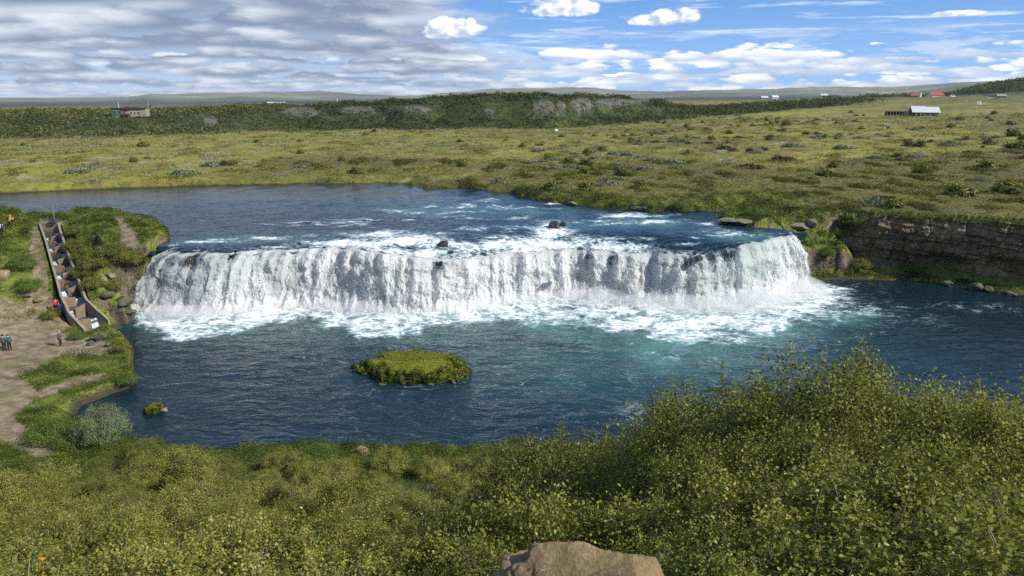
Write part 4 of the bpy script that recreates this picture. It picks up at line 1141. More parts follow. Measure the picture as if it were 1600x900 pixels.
for px_, py_, s, lb in gb:
    x, y, _z = at(px_, py_)
    o = put(grd_p if 'dark' in lb else gr_p, x, y, gz(x, y) - .05, s, rnd.uniform(0, 6))
    tag(o, lb, 'bush', 'green bushes of the river banks')

near_p = make_shrub('birch_sapling', 1.1, .55, 34, 700, .042, M_near, 250, 12)
for q_, (px_, Y_, pt, s, lb) in enumerate([(25, 3.3, 868, 1.0, 'leafy sapling with large yellowing leaves right below the viewer, leftmost'), (120, 3.6, 892, .9, 'leafy sapling with large round leaves beside the leftmost one'), (220, 3.5, 888, .9, 'leafy sapling with large green leaves, third from left below the viewer'),
      (355, 3.4, 882, .95, 'leafy sapling with bright yellow leaves below the viewer'), (470, 3.6, 893, .85, 'leafy sapling closest to the tan boulder below the viewer'), (1330, 3.6, 893, .9, 'leafy sapling below the big birch shrubs, nearest the viewer')]):
    x, y, zt = D(px_, Y_, pt)
    o = put(near_p, x, y, zt - 1.28 * s, s, q_ * 1.1); tag(o, lb, 'sapling', 'leafy saplings below the viewer')

# ---- shrubs dotted over the plain
def mini(name, rad, hgt, n, leaf, mat, seed):
    g = np.random.default_rng(seed)
    cl = unit(g.normal(size=(26, 3))); cl[:, 2] = np.abs(cl[:, 2]); cl *= g.uniform(.3, .95, (26, 1)) * [rad, rad, hgt * .8]
    ci = g.integers(0, 26, n)
    C = cl[ci] + g.normal(size=(n, 3)) * [rad * .17, rad * .17, hgt * .13]; C[:, 2] = np.abs(C[:, 2])
    T = np.clip(.25 + .45 * C[:, 2] / hgt * .5 + g.normal(0, .12, n) + g.normal(0, .08, 26)[ci] + .1, 0, 1)
    L = leaf * g.uniform(.6, 1.3, n)
    return leaves(name, C, unit(C) + g.normal(0, .5, (n, 3)), L, L * .4, T, mat, None, rg=g)
M_grey = leaf_mat('grey_willow_leaves', [(0, (.09, .105, .07)), (.5, (.17, .19, .135)), (1, (.27, .28, .22))], .2, .8, .1, .1)
M_brown = leaf_mat('brown_heather', [(0, (.04, .032, .016)), (.5, (.09, .066, .034)), (1, (.15, .11, .055))], .2, .8, .1, .1)
pl_p = [(mini('plain_shrub', 1.5, 1.7, 900, .30, M_dark, 301), 'dark green'), (mini('plain_shrub', 1.7, 1.1, 900, .30, M_dark, 302), 'low dark green'),
        (mini('plain_shrub', 2.3, .8, 900, .32, M_grey, 303), 'grey-green'), (mini('plain_shrub', 1.9, .65, 800, .30, M_brown, 304), 'brownish'), (mini('plain_shrub', 2.0, .9, 800, .32, M_grey, 305), 'silvery')]
_pu = set()
named = [(940, 236, 0, 1.1), (925, 237, 2, 1.3), (982, 243, 2, 1.4), (1052, 255, 2, 1.5), (960, 241, 4, 1.2), (880, 238, 2, 1.0), (1228, 196, 0, 1.9), (1222, 206, 1, 1.6), (1202, 219, 0, 1.4), (1420, 228, 0, 1.4), (1438, 229, 0, 1.5), (1583, 213, 0, 1.9), (1590, 232, 1, 2.2), (1600, 219, 0, 1.6),
         (1484, 228, 2, 1.5), (1315, 232, 4, 1.6), (1240, 229, 2, 1.5), (1133, 233, 3, 1.6), (1225, 250, 3, 1.8), (1260, 210, 1, 1.2), (1345, 202, 1, 1.2), (1487, 198, 1, 1.3), (1580, 195, 1, 1.6), (1072, 199, 0, 1.2), (1105, 203, 1, 1.2), (1140, 209, 0, 1.1), (878, 214, 1, 1.2), (962, 216, 1, 1.2), (224, 229, 1, 1.6), (470, 240, 0, .9), (535, 251, 0, .9), (558, 270, 1, 1.5), (40, 228, 1, 1.3), (120, 270, 4, 1.6), (330, 259, 4, 1.4), (355, 257, 3, 1.4), (290, 272, 2, 1.5), (1500, 305, 1, 2.0), (1440, 270, 1, 1.6), (1290, 275, 1, 1.5), (1170, 262, 3, 1.6), (1365, 320, 2, 1.6), (1540, 262, 0, 1.3), (1575, 300, 1, 2.2), (1330, 345, 1, 1.2)]
spots = []
for px_, py_, k, s in named:
    x, y, _z = at(px_, py_)
    spots.append((x, y, k, s))
nn = fbm(GX / 40, GY / 50, 3, 120)
wgt = ((RD > 125) & (RD < 480)) * land_m * (wood < .3) * (1 / (RD / 150) ** 1.15) * (.02 + sst(nn + .4 * fbm(GX / 12, GY / 14, 3, 121), -.02, .3)) * (.25 + sst(gp_x, 500, 1100)) * (D2 > 4)
x, y, z, _i = scatter(wgt, 236)
for a, b in zip(x, y): spots.append((float(a), float(b), rnd.choice([0, 0, 1, 1, 2, 2, 3, 4]), rnd.uniform(.6, 1.25)))
GRP = 'shrubs dotted over the plain'
bands = {}
for x, y, k, s in spots: bands.setdefault((int(min(np.hypot(x, y), 479) // 40), ), []).append((x, y, k, s))
bi = 0
for key in sorted(bands):
    lst = sorted(bands[key], key=lambda q: q[0] / q[1])
    for s0 in range(0, len(lst), 30):
        bi += 1
        for n_, (x, y, k, s) in enumerate(lst[s0:s0 + 30]):
            pr, ad = pl_p[k]
            if k in _pu: o = pr.copy(); COL.objects.link(o)
            else: o = pr; _pu.add(k)
            o.location = (x, y, gz(x, y) - .08); o.rotation_euler = (0, 0, rnd.uniform(0, 6.28)); q = s * rnd.uniform(.9, 1.1); o.scale = (q, q, s)
            tag(o, '%s shrub on the plain, %s from left in %s belt outwards' % (ad, ORD[n_], ORD[bi - 1]), 'shrub', GRP)
# ================================================================ ROCKS AND ISLETS
def rock_mat(name, a, b, c, moss=0.0, scale=1.0, wetc=False):
    m, out = newmat(name)
    P = ncoord()
    n = nnoise(P, 1.3 * scale, 9, .66, .1); v = nvor(P, 2.2 * scale, 'DISTANCE_TO_EDGE'); f = nnoise(P, 14 * scale, 6, .7)
    col = nramp(n * .75 + f * .25, [(.32, a), (.5, b), (.68, c)])
    crk = nss(nnoise(nmap(P, loc=(7, 3, 1)), 1.1 * scale, 6, .6, .2), .475, .50) * nss(nnoise(nmap(P, loc=(7, 3, 1)), 1.1 * scale, 6, .6, .2), .525, .50)
    if wetc or name != 'tan_rock': col = nmix(crk * .6, col, a)
    else:
        col = nmix(nss(nnoise(P, 3.1, 7, .7), .52, .62) * .7, col, (.17, .115, .065)); col = nmix(nss(nnoise(P, 30, 5, .8), .58, .66) * .7, col, (.07, .05, .035))
        col = nmix(nss(nnoise(nmap(P, loc=(5, 5, 5)), 6, 6, .75), .60, .66) * .7, col, (.42, .40, .30))
    if moss:
        nz = nsep(N(N.tree.nodes.new('ShaderNodeNewGeometry').outputs['Normal']))[2]
        col = nmix(nss(nz + (n - .5) * 1.2, .55, .8) * moss, col, nmix(f, (.06, .08, .015), (.17, .19, .03)))
    principled(out, Base_Color=col, Roughness=.28 if wetc else .88, Specular_IOR_Level=.6 if wetc else .25, Normal=nbump(n * .7 + f * .4 + (1 - crk) * (.22 if name != 'tan_rock' else .0), .9, .12 / scale ** .5))
    return m
M_rtan = rock_mat('tan_rock', (.10, .072, .040), (.25, .185, .10), (.40, .32, .20), 0, 1.6)
M_rdark = rock_mat('dark_rock', (.035, .03, .028), (.085, .075, .068), (.17, .15, .13), .5)
M_rwet = rock_mat('wet_rock', (.010, .010, .010), (.028, .026, .024), (.06, .055, .05), 0, 1.2, True)
M_rgrey = rock_mat('grey_rock', (.10, .09, .075), (.22, .19, .155), (.36, .32, .26), .4)
M_cliff = rock_mat('cliff_rock', (.07, .05, .034), (.20, .15, .098), (.36, .28, .19), .0, .45)

def boulder(name, x, y, z, sx, sy, sz, mat, seed, label, cat='rock', group=None, sub=4, rough=.35, rz=0, sink=.25):
    bm = bmesh.new(); bmesh.ops.create_icosphere(bm, subdivisions=sub, radius=1)
    V = np.array([v.co[:] for v in bm.verts])
    g = np.random.default_rng(seed + 500)
    nl = unit(g.normal(size=(15, 3))); dl_ = g.uniform(.62, .95, 15)
    if seed == 5: nl[0] = (-.12, -.25, .96); nl[1] = (-.55, -.3, .78); nl[2] = (.8, -.2, .55); dl_[:3] = (.55, .68, .86)
    nl = unit(nl)
    dots = V @ nl.T
    k = np.min(np.where(dots > .15, dl_ / np.maximum(dots, .15), 9), axis=1); k = np.minimum(k, 1.15)
    k = k * (1 + rough * .45 * fbm(V[:, 0] * 1.6 + V[:, 2] * .9 + seed * 3, V[:, 1] * 1.6 - V[:, 2] * .8, 5, seed) + rough * .16 * fbm(V[:, 0] * 6 + V[:, 2] * 3, V[:, 1] * 6 - V[:, 2] * 3, 4, seed + 2))
    if seed == 5: V0 = V.copy(); V0 = np.sign(V0) * np.abs(V0) ** .72; V = V0 / np.maximum(1, np.abs(V0).max(axis=1, keepdims=True)) * .95; k = k * (1.0 + .0 * k)
    V = V * k[:, None]
    for v, c_ in zip(bm.verts, V): v.co = (c_[0] * sx, c_[1] * sy, c_[2] * sz)
    me = bpy.data.meshes.new(name); bm.to_mesh(me); bm.free()
    me.polygons.foreach_set('use_smooth', [True] * len(me.polygons)); me.materials.append(mat)
    o = link(bpy.data.objects.new(name, me)); o.location = (x, y, z + sz * (1 - 2 * sink)); o.rotation_euler = (0, 0, rz)
    if label: tag(o, label, cat, group)
    return o
# tan outcrop right in front of the viewer
p = D(862, 6.2, 836); 
bx = boulder('boulder', p[0], 5.6, 0, 1.12, .8, 1.1, M_rtan, 5, 'large tan sunlit boulder in front of the viewer among the shrubs', sub=7, rough=.5, sink=.5)
mx_ = max(v.co.z for v in bx.data.vertices); bx.location.z = p[2] - mx_
# boulders of the banks: px, py, sx, sz, mat, label
for k, (a, b, w_, h_, mt, lb, z0) in enumerate([
    (567, 707, .55, .5, M_rtan, 'pale brown boulder standing at the near shore of the pool', .6),
    (155, 531, .85, .8, M_rdark, 'largest dark grey boulder on the grassy spit by the gravel', 1), (142, 538, .5, .4, M_rdark, 'small dark boulder left of the largest one on the grassy spit', 1), (170, 540, .45, .35, M_rdark, 'small dark boulder at the river end of the grassy spit', 1),
    (183, 548, .35, .3, M_rdark, 'lowest dark stone at the water edge of the grassy spit', 1), (3, 434, 1.0, 1.1, M_rtan, 'rounded beige boulder on the green hillside at the edge of view', 6),
    (160, 440, .8, .7, M_rgrey, 'pale tan block sticking out of the headland between ladder and falls', 5), (172, 432, .7, .6, M_rgrey, 'upper pale block on the headland between ladder and falls', 5), (168, 462, .8, .7, M_rdark, 'dark mossy block low on the headland between ladder and falls', 3),
    (196, 474, 1.3, .9, M_rdark, 'dark mossy rock at the foot of the headland beside the falls', 1.5), (200, 490, .9, .5, M_rdark, 'low wet rock where the headland meets the foam of the falls', .4), (150, 372, .7, .5, M_rdark, 'dark rock in the grass above the fish ladder', 8),
    (997, 327, 1.4, .75, M_rgrey, 'squared grey boulder on the far bank above the rapids', 8.4), (990, 321, .6, .5, M_rdark, 'dark stone perched behind the squared boulder on the far bank', 8.5), (895, 319, .9, .45, M_rgrey, 'low brown boulder on the far bank at the river bend', 8.0), (868, 317, .7, .4, M_rdark, 'dark boulder on the far bank left of the low brown one', 8.0),
    (1478, 447, 1.0, 1.0, M_rdark, 'pointed dark boulder at the water below the right cliff', .6), (1524, 452, 1.2, 1.1, M_rdark, 'biggest dark boulder at the water below the right cliff', .7), (1545, 455, .8, .8, M_rdark, 'dark boulder just right of the biggest one below the cliff', .7), (1580, 462, .9, .6, M_rdark, 'flat dark boulder at the water where the right bank leaves view', .5),
    (1138, 345, 2.0, .55, M_rgrey, 'flat brown ledge rock at the water on the right headland', 7.9), (1160, 348, 1.8, .5, M_rgrey, 'flat ledge rock right of the brown one on the right headland', 7.9), (1248, 355, 1.8, .8, M_rgrey, 'pale squared ledge rock on the shoulder of the right headland', 8.3), (1268, 352, 1.2, .9, M_rgrey, 'upright pale rock beside the squared ledge rock on the right headland', 8.4),
    (118, 497, .6, .4, M_rgrey, 'tan rubble block beside the lower end of the fish ladder', 1.8), (108, 500, .5, .35, M_rtan, 'small orange-tan stone below the two visitors at the ladder', 2), (60, 470, .7, .45, M_rtan, 'tan stone in the eroded slope above the gravel', 3), (40, 462, .8, .4, M_rgrey, 'grey-tan slab in the eroded slope above the gravel', 3), (130, 505, .6, .4, M_rgrey, 'rubble block wedged under the outer wall of the ladder', 1.5)]):
    x, y, z = at(a, b, z0)
    boulder('boulder', x, y, z - .05, w_, w_ * .8, h_ * .72, mt, 20 + k, lb, 'rock', sub=4, rz=k * 1.3)
for k, (a, b, zz, w_, h_, lb) in enumerate([(692, 386, 7.0, .95, 1.0, 'upright wet dark rock splitting the water at the lip of the falls'), (680, 402, 6.2, 1.0, .5, 'low black rock showing through the cascade left of the upright rock'), (655, 398, 6.5, 1.3, .4, 'flat black rock under the cascade at the middle of the falls'), (665, 412, 5.6, 1.1, .4, 'black ledge rock bared in the middle of the curtain'),
                                            (650, 410, 5.8, .8, .35, 'small black rock left of the ledge rock in the curtain'), (704, 396, 6.6, .7, .4, 'black rock touching the foot of the upright rock at the lip'), (866, 354, 7.75, 1.3, .75, 'wet black rock breaking the rapids above the falls'), (880, 352, 7.7, .7, .5, 'smaller wet rock beside the one breaking the rapids'),
                                            (921, 402, 6.3, .9, .5, 'dark rock bared in the lip right of the middle of the falls'), (404, 581, -.05, .55, .22, 'tiny dark stone awash in the middle of the pool'), (500, 376, 7.1, 1.1, .3, 'low dark rock in the smooth water above the left of the falls'), (340, 397, 6.6, 1.3, .35, 'dark rock ledge bared at the lip near the left end of the falls'), (1092, 404, 6.2, 1.0, .5, 'dark rock ledge bared at the lip near the green water')]):
    x, y, z = G(a, b, zz)
    w_ *= .8; h_ *= .72
    boulder('river_rock', x, y, z - .2 * h_, w_, w_ * .8, h_, M_rwet, 60 + k, lb, 'rock', sub=4, rz=k * .9, rough=.5)

# islets
def islet(name, cx, cy, wx, wy, h, seed, label, n, bump_=.9):
    g = np.random.default_rng(seed)
    na, nr_ = 96, 26
    A, Rr = np.meshgrid(np.linspace(0, 2 * PI, na), np.linspace(0, 1, nr_))
    rim = 1 + .40 * pn(np.cos(A) * 1.3 + seed, np.sin(A) * 1.3, seed) + .16 * pn(np.cos(A) * 4 + seed, np.sin(A) * 4, seed + 1)
    prof = np.clip((1 - Rr) / .30, 0, 1) ** .6
    x = Rr * rim * wx * np.cos(A); y = Rr * rim * wy * np.sin(A)
    tilt_ = h * (.30 * y / wy + .18 * x / wx)
    z = tilt_ * prof - .5 + (h + .5) * prof + .12 * fbm(x * 1.1, y * 1.1, 4, seed) * prof + .22 * h * pn(x / wx * 1.5, y / wy + seed, seed + 2) * prof
    root = empty(name, (cx, cy, 0)); tag(root, label, 'islet')
    m_ = islet.mat
    mesh_np('turf_bank', np.stack([x, y, z], -1).reshape(-1, 3), grid_faces(nr_, na), m_, True, dict(), root)
    # plants: short moss on top, bushy rim
    a = g.random(n) * 2 * PI; r_ = np.sqrt(g.random(n)); rimm = (g.random(n) < .62) & ~((np.sin(a) > .15) & (g.random(n) < .85))
    r_ = np.where(rimm, g.uniform(.74, 1.03, n), r_ * .82)
    rimv = 1 + .40 * pn(np.cos(a) * 1.3 + seed, np.sin(a) * 1.3, seed) + .16 * pn(np.cos(a) * 4 + seed, np.sin(a) * 4, seed + 1)
    x = r_ * rimv * wx * np.cos(a); y = r_ * rimv * wy * np.sin(a)
    zb = -.5 + (h + .5) * np.clip((1 - r_) / .30, 0.0, 1) ** .6 + .22 * h * pn(x / wx * 1.5, y / wy + seed, seed + 2) + h * (.30 * y / wy + .18 * x / wx) * np.clip((1 - r_) / .16, 0.0, 1) ** .6
    cl = sst(fbm(x * 1.2, y * 1.2, 3, seed + 5), -.3, .35)
    zz = np.maximum(zb, .05) + np.where(rimm, g.random(n) * (.10 + .95 * cl) * bump_, g.random(n) * .10)
    T = np.where(rimm, .30 + .20 * cl + .55 * fbm(x / 1.1, y / 1.1, 2, seed + 7), 0.74 + .14 * fbm(x / 1.5, y / 1.5, 2, seed + 6)) + g.normal(0, .09, n)
    S = np.where(rimm, .15, .085) * g.uniform(.6, 1.4, n)
    leaves('plants', np.stack([x, y, zz], 1), np.array([0, 0, 1.0]) + g.normal(0, .7, (n, 3)), S, S * .35, np.clip(T, 0, 1), M_cover, root, rg=g)
    for q in range(7):
        aa = -2.9 + q * .42 + g.uniform(-.1, .1); rv = 1 + .40 * float(pn(math.cos(aa) * 1.3 + seed, math.sin(aa) * 1.3, seed))
        b_ = boulder('stone', 0, 0, 0, .10 * wx * g.uniform(.5, 1.1), .09 * wx * g.uniform(.5, 1), .07 * wx * g.uniform(.6, 1), M_rdark, 300 + q + seed, None, sub=3, rz=q)
        b_.parent = root; b_.location = (math.cos(aa) * wx * rv * 1.0, math.sin(aa) * wy * rv * 1.0, .0)
    return root
m, out = newmat('turf')
P_ = ncoord(); f = nnoise(P_, 3, 7, .7); nz = nsep(N(N.tree.nodes.new('ShaderNodeNewGeometry').outputs['Normal']))[2]
principled(out, Base_Color=nmix(nss(nz + (f - .5) * .4, .5, .75), nmix(f, (.018, .014, .010), (.07, .055, .035)), nramp(f, [(.3, (.11, .13, .014)), (.5, (.19, .21, .02)), (.7, (.27, .26, .03))])), Roughness=.9, Specular_IOR_Level=.1, Normal=nbump(f, .8, .12))
islet.mat = m
c = G(643, 574, .3)
I1 = islet('grassy_islet', c[0], c[1], 5.3, 3.7, .95, 3, 'large oblong islet with mossy green top in the pool', 30000)
c = G(240, 640, .2)
I2 = islet('grassy_islet', c[0], c[1], .72, .62, .5, 14, 'tiny tufted islet with a pale stone near the left bank', 2600, .7)
x, y, _z = G(256, 639, .2)
boulder('boulder', x, y, .0, .38, .35, .22, M_rtan, 90, 'pale flat stone at the side of the tiny islet', sub=3)

# ---- right-hand cliff, a thick wall of jointed basalt
s_ = np.linspace(0, 1, 520)
CL = np.array(CLIFF + []); Lc = np.concatenate([[0], np.cumsum(np.linalg.norm(np.diff(CL, axis=0), axis=1))])
NZc = 150
tz = np.linspace(0, 1, NZc)
Sx, Tz = np.meshgrid(s_ * Lc[-1], tz)
cx = np.interp(Sx, Lc, CL[:, 0]); cy = np.interp(Sx, Lc, CL[:, 1])
ztop = 9.15 + .35 * pn(Sx / 5, 0 * Sx, 130) - 1.2 * sst(Sx, 22, 30) * (1 - sst(Sx, 40, 44)) + .25 * (cell(Sx / 1.6, 0 * Sx, 5)[2] - .5) - 3.5 * sst(Sx, 5, 0)
Zc = .9 + Tz * (ztop - .9)
b1, b2, bv = cell(Sx / 1.5 + .15 * pn(Zc, Sx, 4), Zc / 3.4, 8)
f1, f2, fv = cell(Sx / .62, Zc / .85, 9)
joint = sst(b2 - b1, 0, .16); joint2 = sst(f2 - f1, 0, .14)
ov = .9 * sst(Zc, 3.2, 4.6) - .5 * sst(Zc, 7.6, 9) + .35 * sst(Zc, 5.6, 5.9)          # upper half overhangs the softer foot
out_ = -.2 + ov + (bv - .5) * .75 + (fv - .5) * .28 - (1 - joint) * .20 - (1 - joint2) * .05 + .30 * sst(pn(Zc / .9 + .15 * Sx, Sx / 14, 139), -.15, .15) + .22 * fbm(Sx / .9, Zc / .5, 4, 138) + .5 * fbm(Sx / 5, Zc / 4, 4, 131) + .6 * sst(Zc, 2.0, 1.0)
cave = np.exp(-((Sx - 13) / 3.2) ** 2) * sst(Zc, 3.8, 2.6)
out_ = out_ - 2.2 * cave
nx_, ny_ = -np.gradient(cy, axis=1), np.gradient(cx, axis=1)
ln = np.hypot(nx_, ny_); nx_, ny_ = nx_ / ln, ny_ / ln
X_ = cx - nx_ * out_; Y_ = cy - ny_ * out_
Zc2 = Zc + .12 * fbm(Sx / 1.2, Zc / 1.2, 3, 133)
# a level top running back into the turf
bk = 3.2
top_rows = [(X_[-1] + nx_[-1] * q, Y_[-1] + ny_[-1] * q, Zc2[-1] + .05 + .12 * fbm(Sx[-1] / 1.3, Sx[-1] * 0 + q, 3, 135) - .12 * q) for q in (.4, 1.0, 1.8, bk)]
VX = np.vstack([X_] + [t[0] for t in top_rows]); VY = np.vstack([Y_] + [t[1] for t in top_rows]); VZ = np.vstack([Zc2] + [t[2] for t in top_rows])
cliff = mesh_np('rock_cliff', np.stack([VX, VY, VZ], -1).reshape(-1, 3), grid_faces(*VX.shape), M_cliff, False)
tag(cliff, 'brown jointed basalt cliff with a dark hollow on the right bank', 'cliff')

nh = 14000
ii_ = rng.integers(0, 520, nh); tt_ = rng.beta(.9, 2.2, nh) * 2.4 - .35
bx_ = X_[-1][ii_] + nx_[-1][ii_] * tt_; by_ = Y_[-1][ii_] + ny_[-1][ii_] * tt_
hang = np.maximum(0, -tt_) * 2.4 * rng.random(nh)
keep_ = fbm(ii_ / 22.0, tt_ * .5, 3, 137) > -.28
bz_ = Zc2[-1][ii_] + .05 + rng.random(nh) * .38 - hang
leaves('turf_edge', np.stack([bx_, by_, bz_], 1)[keep_], upn(keep_.sum(), .8), .17, .055, np.clip(.40 + rng.normal(0, .16, nh), 0, 1)[keep_], M_cover, cliff)

# ================================================================ FISH LADDER
M_conc = simple('weathered_concrete', (.24, .21, .165), .9, .2, .55, 1.1, .6)
M_bafl = simple('stained_concrete', (.20, .145, .095), .9, .2, .5, 1.4, .6)
M_concd = simple('damp_concrete', (.10, .08, .06), .85, .3, .45, 1.3, .5)
lad = empty('fish_ladder', tuple(LC[0])); tag(lad, 'stepped concrete fish ladder running down beside the green headland', 'fish ladder')
lo_ = Vector(LC[0])
def wallmesh(Q, name):
    n_ = len(Q); mb = MB()
    tq_ = np.gradient(Q[:, :2], axis=0); tq_ = unit(tq_); nn_ = np.stack([-tq_[:, 1], tq_[:, 0]], 1)
    th = .12
    for i in range(n_):
        z = Q[i, 2] + .12
        for sgn, zz in ((-1, z - 2.9), (-1, z), (1, z), (1, z - 2.9)):
            mb.v.append((Q[i, 0] + nn_[i, 0] * th * sgn - lo_.x, Q[i, 1] + nn_[i, 1] * th * sgn - lo_.y, zz - lo_.z))
    for i in range(n_ - 1):
        for a_ in range(4):
            b_ = (a_ + 1) % 4
            mb.f.append((i * 4 + a_, i * 4 + b_, i * 4 + 4 + b_, i * 4 + 4 + a_))
    mb.f.append((0, 1, 2, 3)); mb.f.append(tuple((n_ - 1) * 4 + k for k in (3, 2, 1, 0)))
    return mb.build(name, M_conc, lad)
wallmesh(LW, 'side_wall'); wallmesh(RW, 'side_wall')
m, out = newmat('ladder_water'); M_lw = m
P_ = npos(); f = nnoise(P_, 2.2, 5, .7, .6); at_ = nattr('foam')
fm_ = nss(at_ + (f - .5) * 1.5, .35, .95)
principled(out, Base_Color=nmix(fm_, (.025, .05, .08), (.46, .54, .60)), Roughness=nlin(fm_, 0, 1, .08, .5), Normal=nbump(f, .8, .15))
NB = 13
tb = np.linspace(.035, 1.0, NB + 1)
idx = np.linspace(0, 1, 60)
def PL(Q, t): return np.array([np.interp(t, idx, Q[:, k]) for k in range(3)])
wv, wf, wfo = [], [], []
for k in range(NB + 1):
    t = tb[k]; A, B = PL(LW, t), PL(RW, t)
    side = k % 2
    if side: A, B = B, A
    along = PL(LC, min(t + .01, 1)) - PL(LC, t - .01); along[2] = 0; along /= np.linalg.norm(along)
    ztop_ = A[2] - .40
    frac = .62 if k < NB else .75
    E = A + (B - A) * frac
    th = along * .13; skew = along * .35
    b0 = A - lo_[:]; e0 = E - lo_[:]
    zt = ztop_ - lo_.z; zb = zt - 1.9
    mb = MB()
    def c4(z_a, z_e):
        return [(b0[0] - th[0], b0[1] - th[1], z_a), (b0[0] + th[0], b0[1] + th[1], z_a), (e0[0] + th[0] + skew[0], e0[1] + th[1] + skew[1], z_e), (e0[0] - th[0] + skew[0], e0[1] - th[1] + skew[1], z_e)]
    mb.hexa(c4(zb, zb), c4(zt - .05, zt - .30)); mb.build('baffle', M_bafl, lad, bevel=.02)
    # low sill under the notch
    s0, s1 = E - lo_[:], B - lo_[:]
    mb = MB(); mb.hexa([(s0[0] - th[0], s0[1] - th[1], zb), (s0[0] + th[0], s0[1] + th[1], zb), (s1[0] + th[0], s1[1] + th[1], zb), (s1[0] - th[0], s1[1] - th[1], zb)],
                       [(s0[0] - th[0], s0[1] - th[1], zt - .82), (s0[0] + th[0], s0[1] + th[1], zt - .82), (s1[0] + th[0], s1[1] + th[1], zt - .82), (s1[0] - th[0], s1[1] - th[1], zt - .82)]); mb.build('sill', M_concd, lad)
# stepped water with a chute at every notch
for k in range(NB + 1):
    t0 = tb[k - 1] if k else .0; t1 = tb[k]
    side = k % 2
    A0, B0 = PL(LW, t0), PL(RW, t0); A1, B1 = PL(LW, t1), PL(RW, t1)
    zw = PL(LW, t1)[2] - .98
    nt, nw_ = 8, 10
    zprev = (PL(LW, t0)[2] - .98) if k else zw
    b_ = len(wv)
    for i in range(nt):
        u = i / (nt - 1)
        for j in range(nw_):
            v_ = .04 + .92 * j / (nw_ - 1)
            p_ = (A0 + (A1 - A0) * u) * (1 - v_) + (B0 + (B1 - B0) * u) * v_
            inn = (v_ > .60) if (k % 2) else (v_ < .40)              # notch of the baffle above is on this side
            inn = (v_ < .42) if ((k - 1) % 2) else (v_ > .58)
            zz = zw
            fo_ = .08
            if inn and k and u < .22:
                zz = zprev + (zw - zprev) * sst(u, 0, .2); fo_ = .8
            elif inn and k: fo_ = .62 - (u - .22) * .9
            wv.append((p_[0] - lo_.x, p_[1] - lo_.y, zz - lo_.z)); wfo.append(fo_)
    for i in range(nt - 1):
        for j in range(nw_ - 1):
            q_ = b_ + i * nw_ + j; wf.append((q_, q_ + 1, q_ + nw_ + 1, q_ + nw_))
mesh_np('water', wv, wf, M_lw, True, dict(foam=('POINT', np.array(wfo))), lad)
# intake: low wall and pole
p0, p1 = PL(LW, 0), PL(RW, 0)
mb = MB(); a_, b_ = p0 - lo_[:], p1 - lo_[:]
mb.hexa([(a_[0] - .3, a_[1] - .2, -2), (a_[0] - .3, a_[1] + .15, -2), (b_[0] + .2, b_[1] + .15, -2), (b_[0] + .2, b_[1] - .2, -2)], [(a_[0] - .3, a_[1] - .2, .18), (a_[0] - .3, a_[1] + .15, .18), (b_[0] + .2, b_[1] + .15, .18), (b_[0] + .2, b_[1] - .2, .18)])
mb.build('head_wall', M_conc, lad, bevel=.03)
M_metal = simple('grey_metal', (.45, .46, .47), .45, .5, .1, 4, 0, .6)
mb = MB(); mb.box(b_[0] - .95, b_[0] - .1, b_[1] - .5, b_[1] + .45, .15, .6).tube([(b_[0] - .45, b_[1], .6), (b_[0] - .45, b_[1], .8)], .25, 10)
mb.build('sluice_box', simple('dark_metal', (.06, .06, .06), .5, .4), lad, bevel=.03)
mb = MB(); mb.tube([(0, 0, 0), (0, 0, 2.4)], [.045, .03], 8).box(-.06, .06, -.06, .06, 0, .12)
po = mb.build('depth_pole', M_metal); po.location = (p1[0] - .5, p1[1] + .1, p1[2] + .1); tag(po, 'thin pale pole standing at the head of the fish ladder', 'pole')
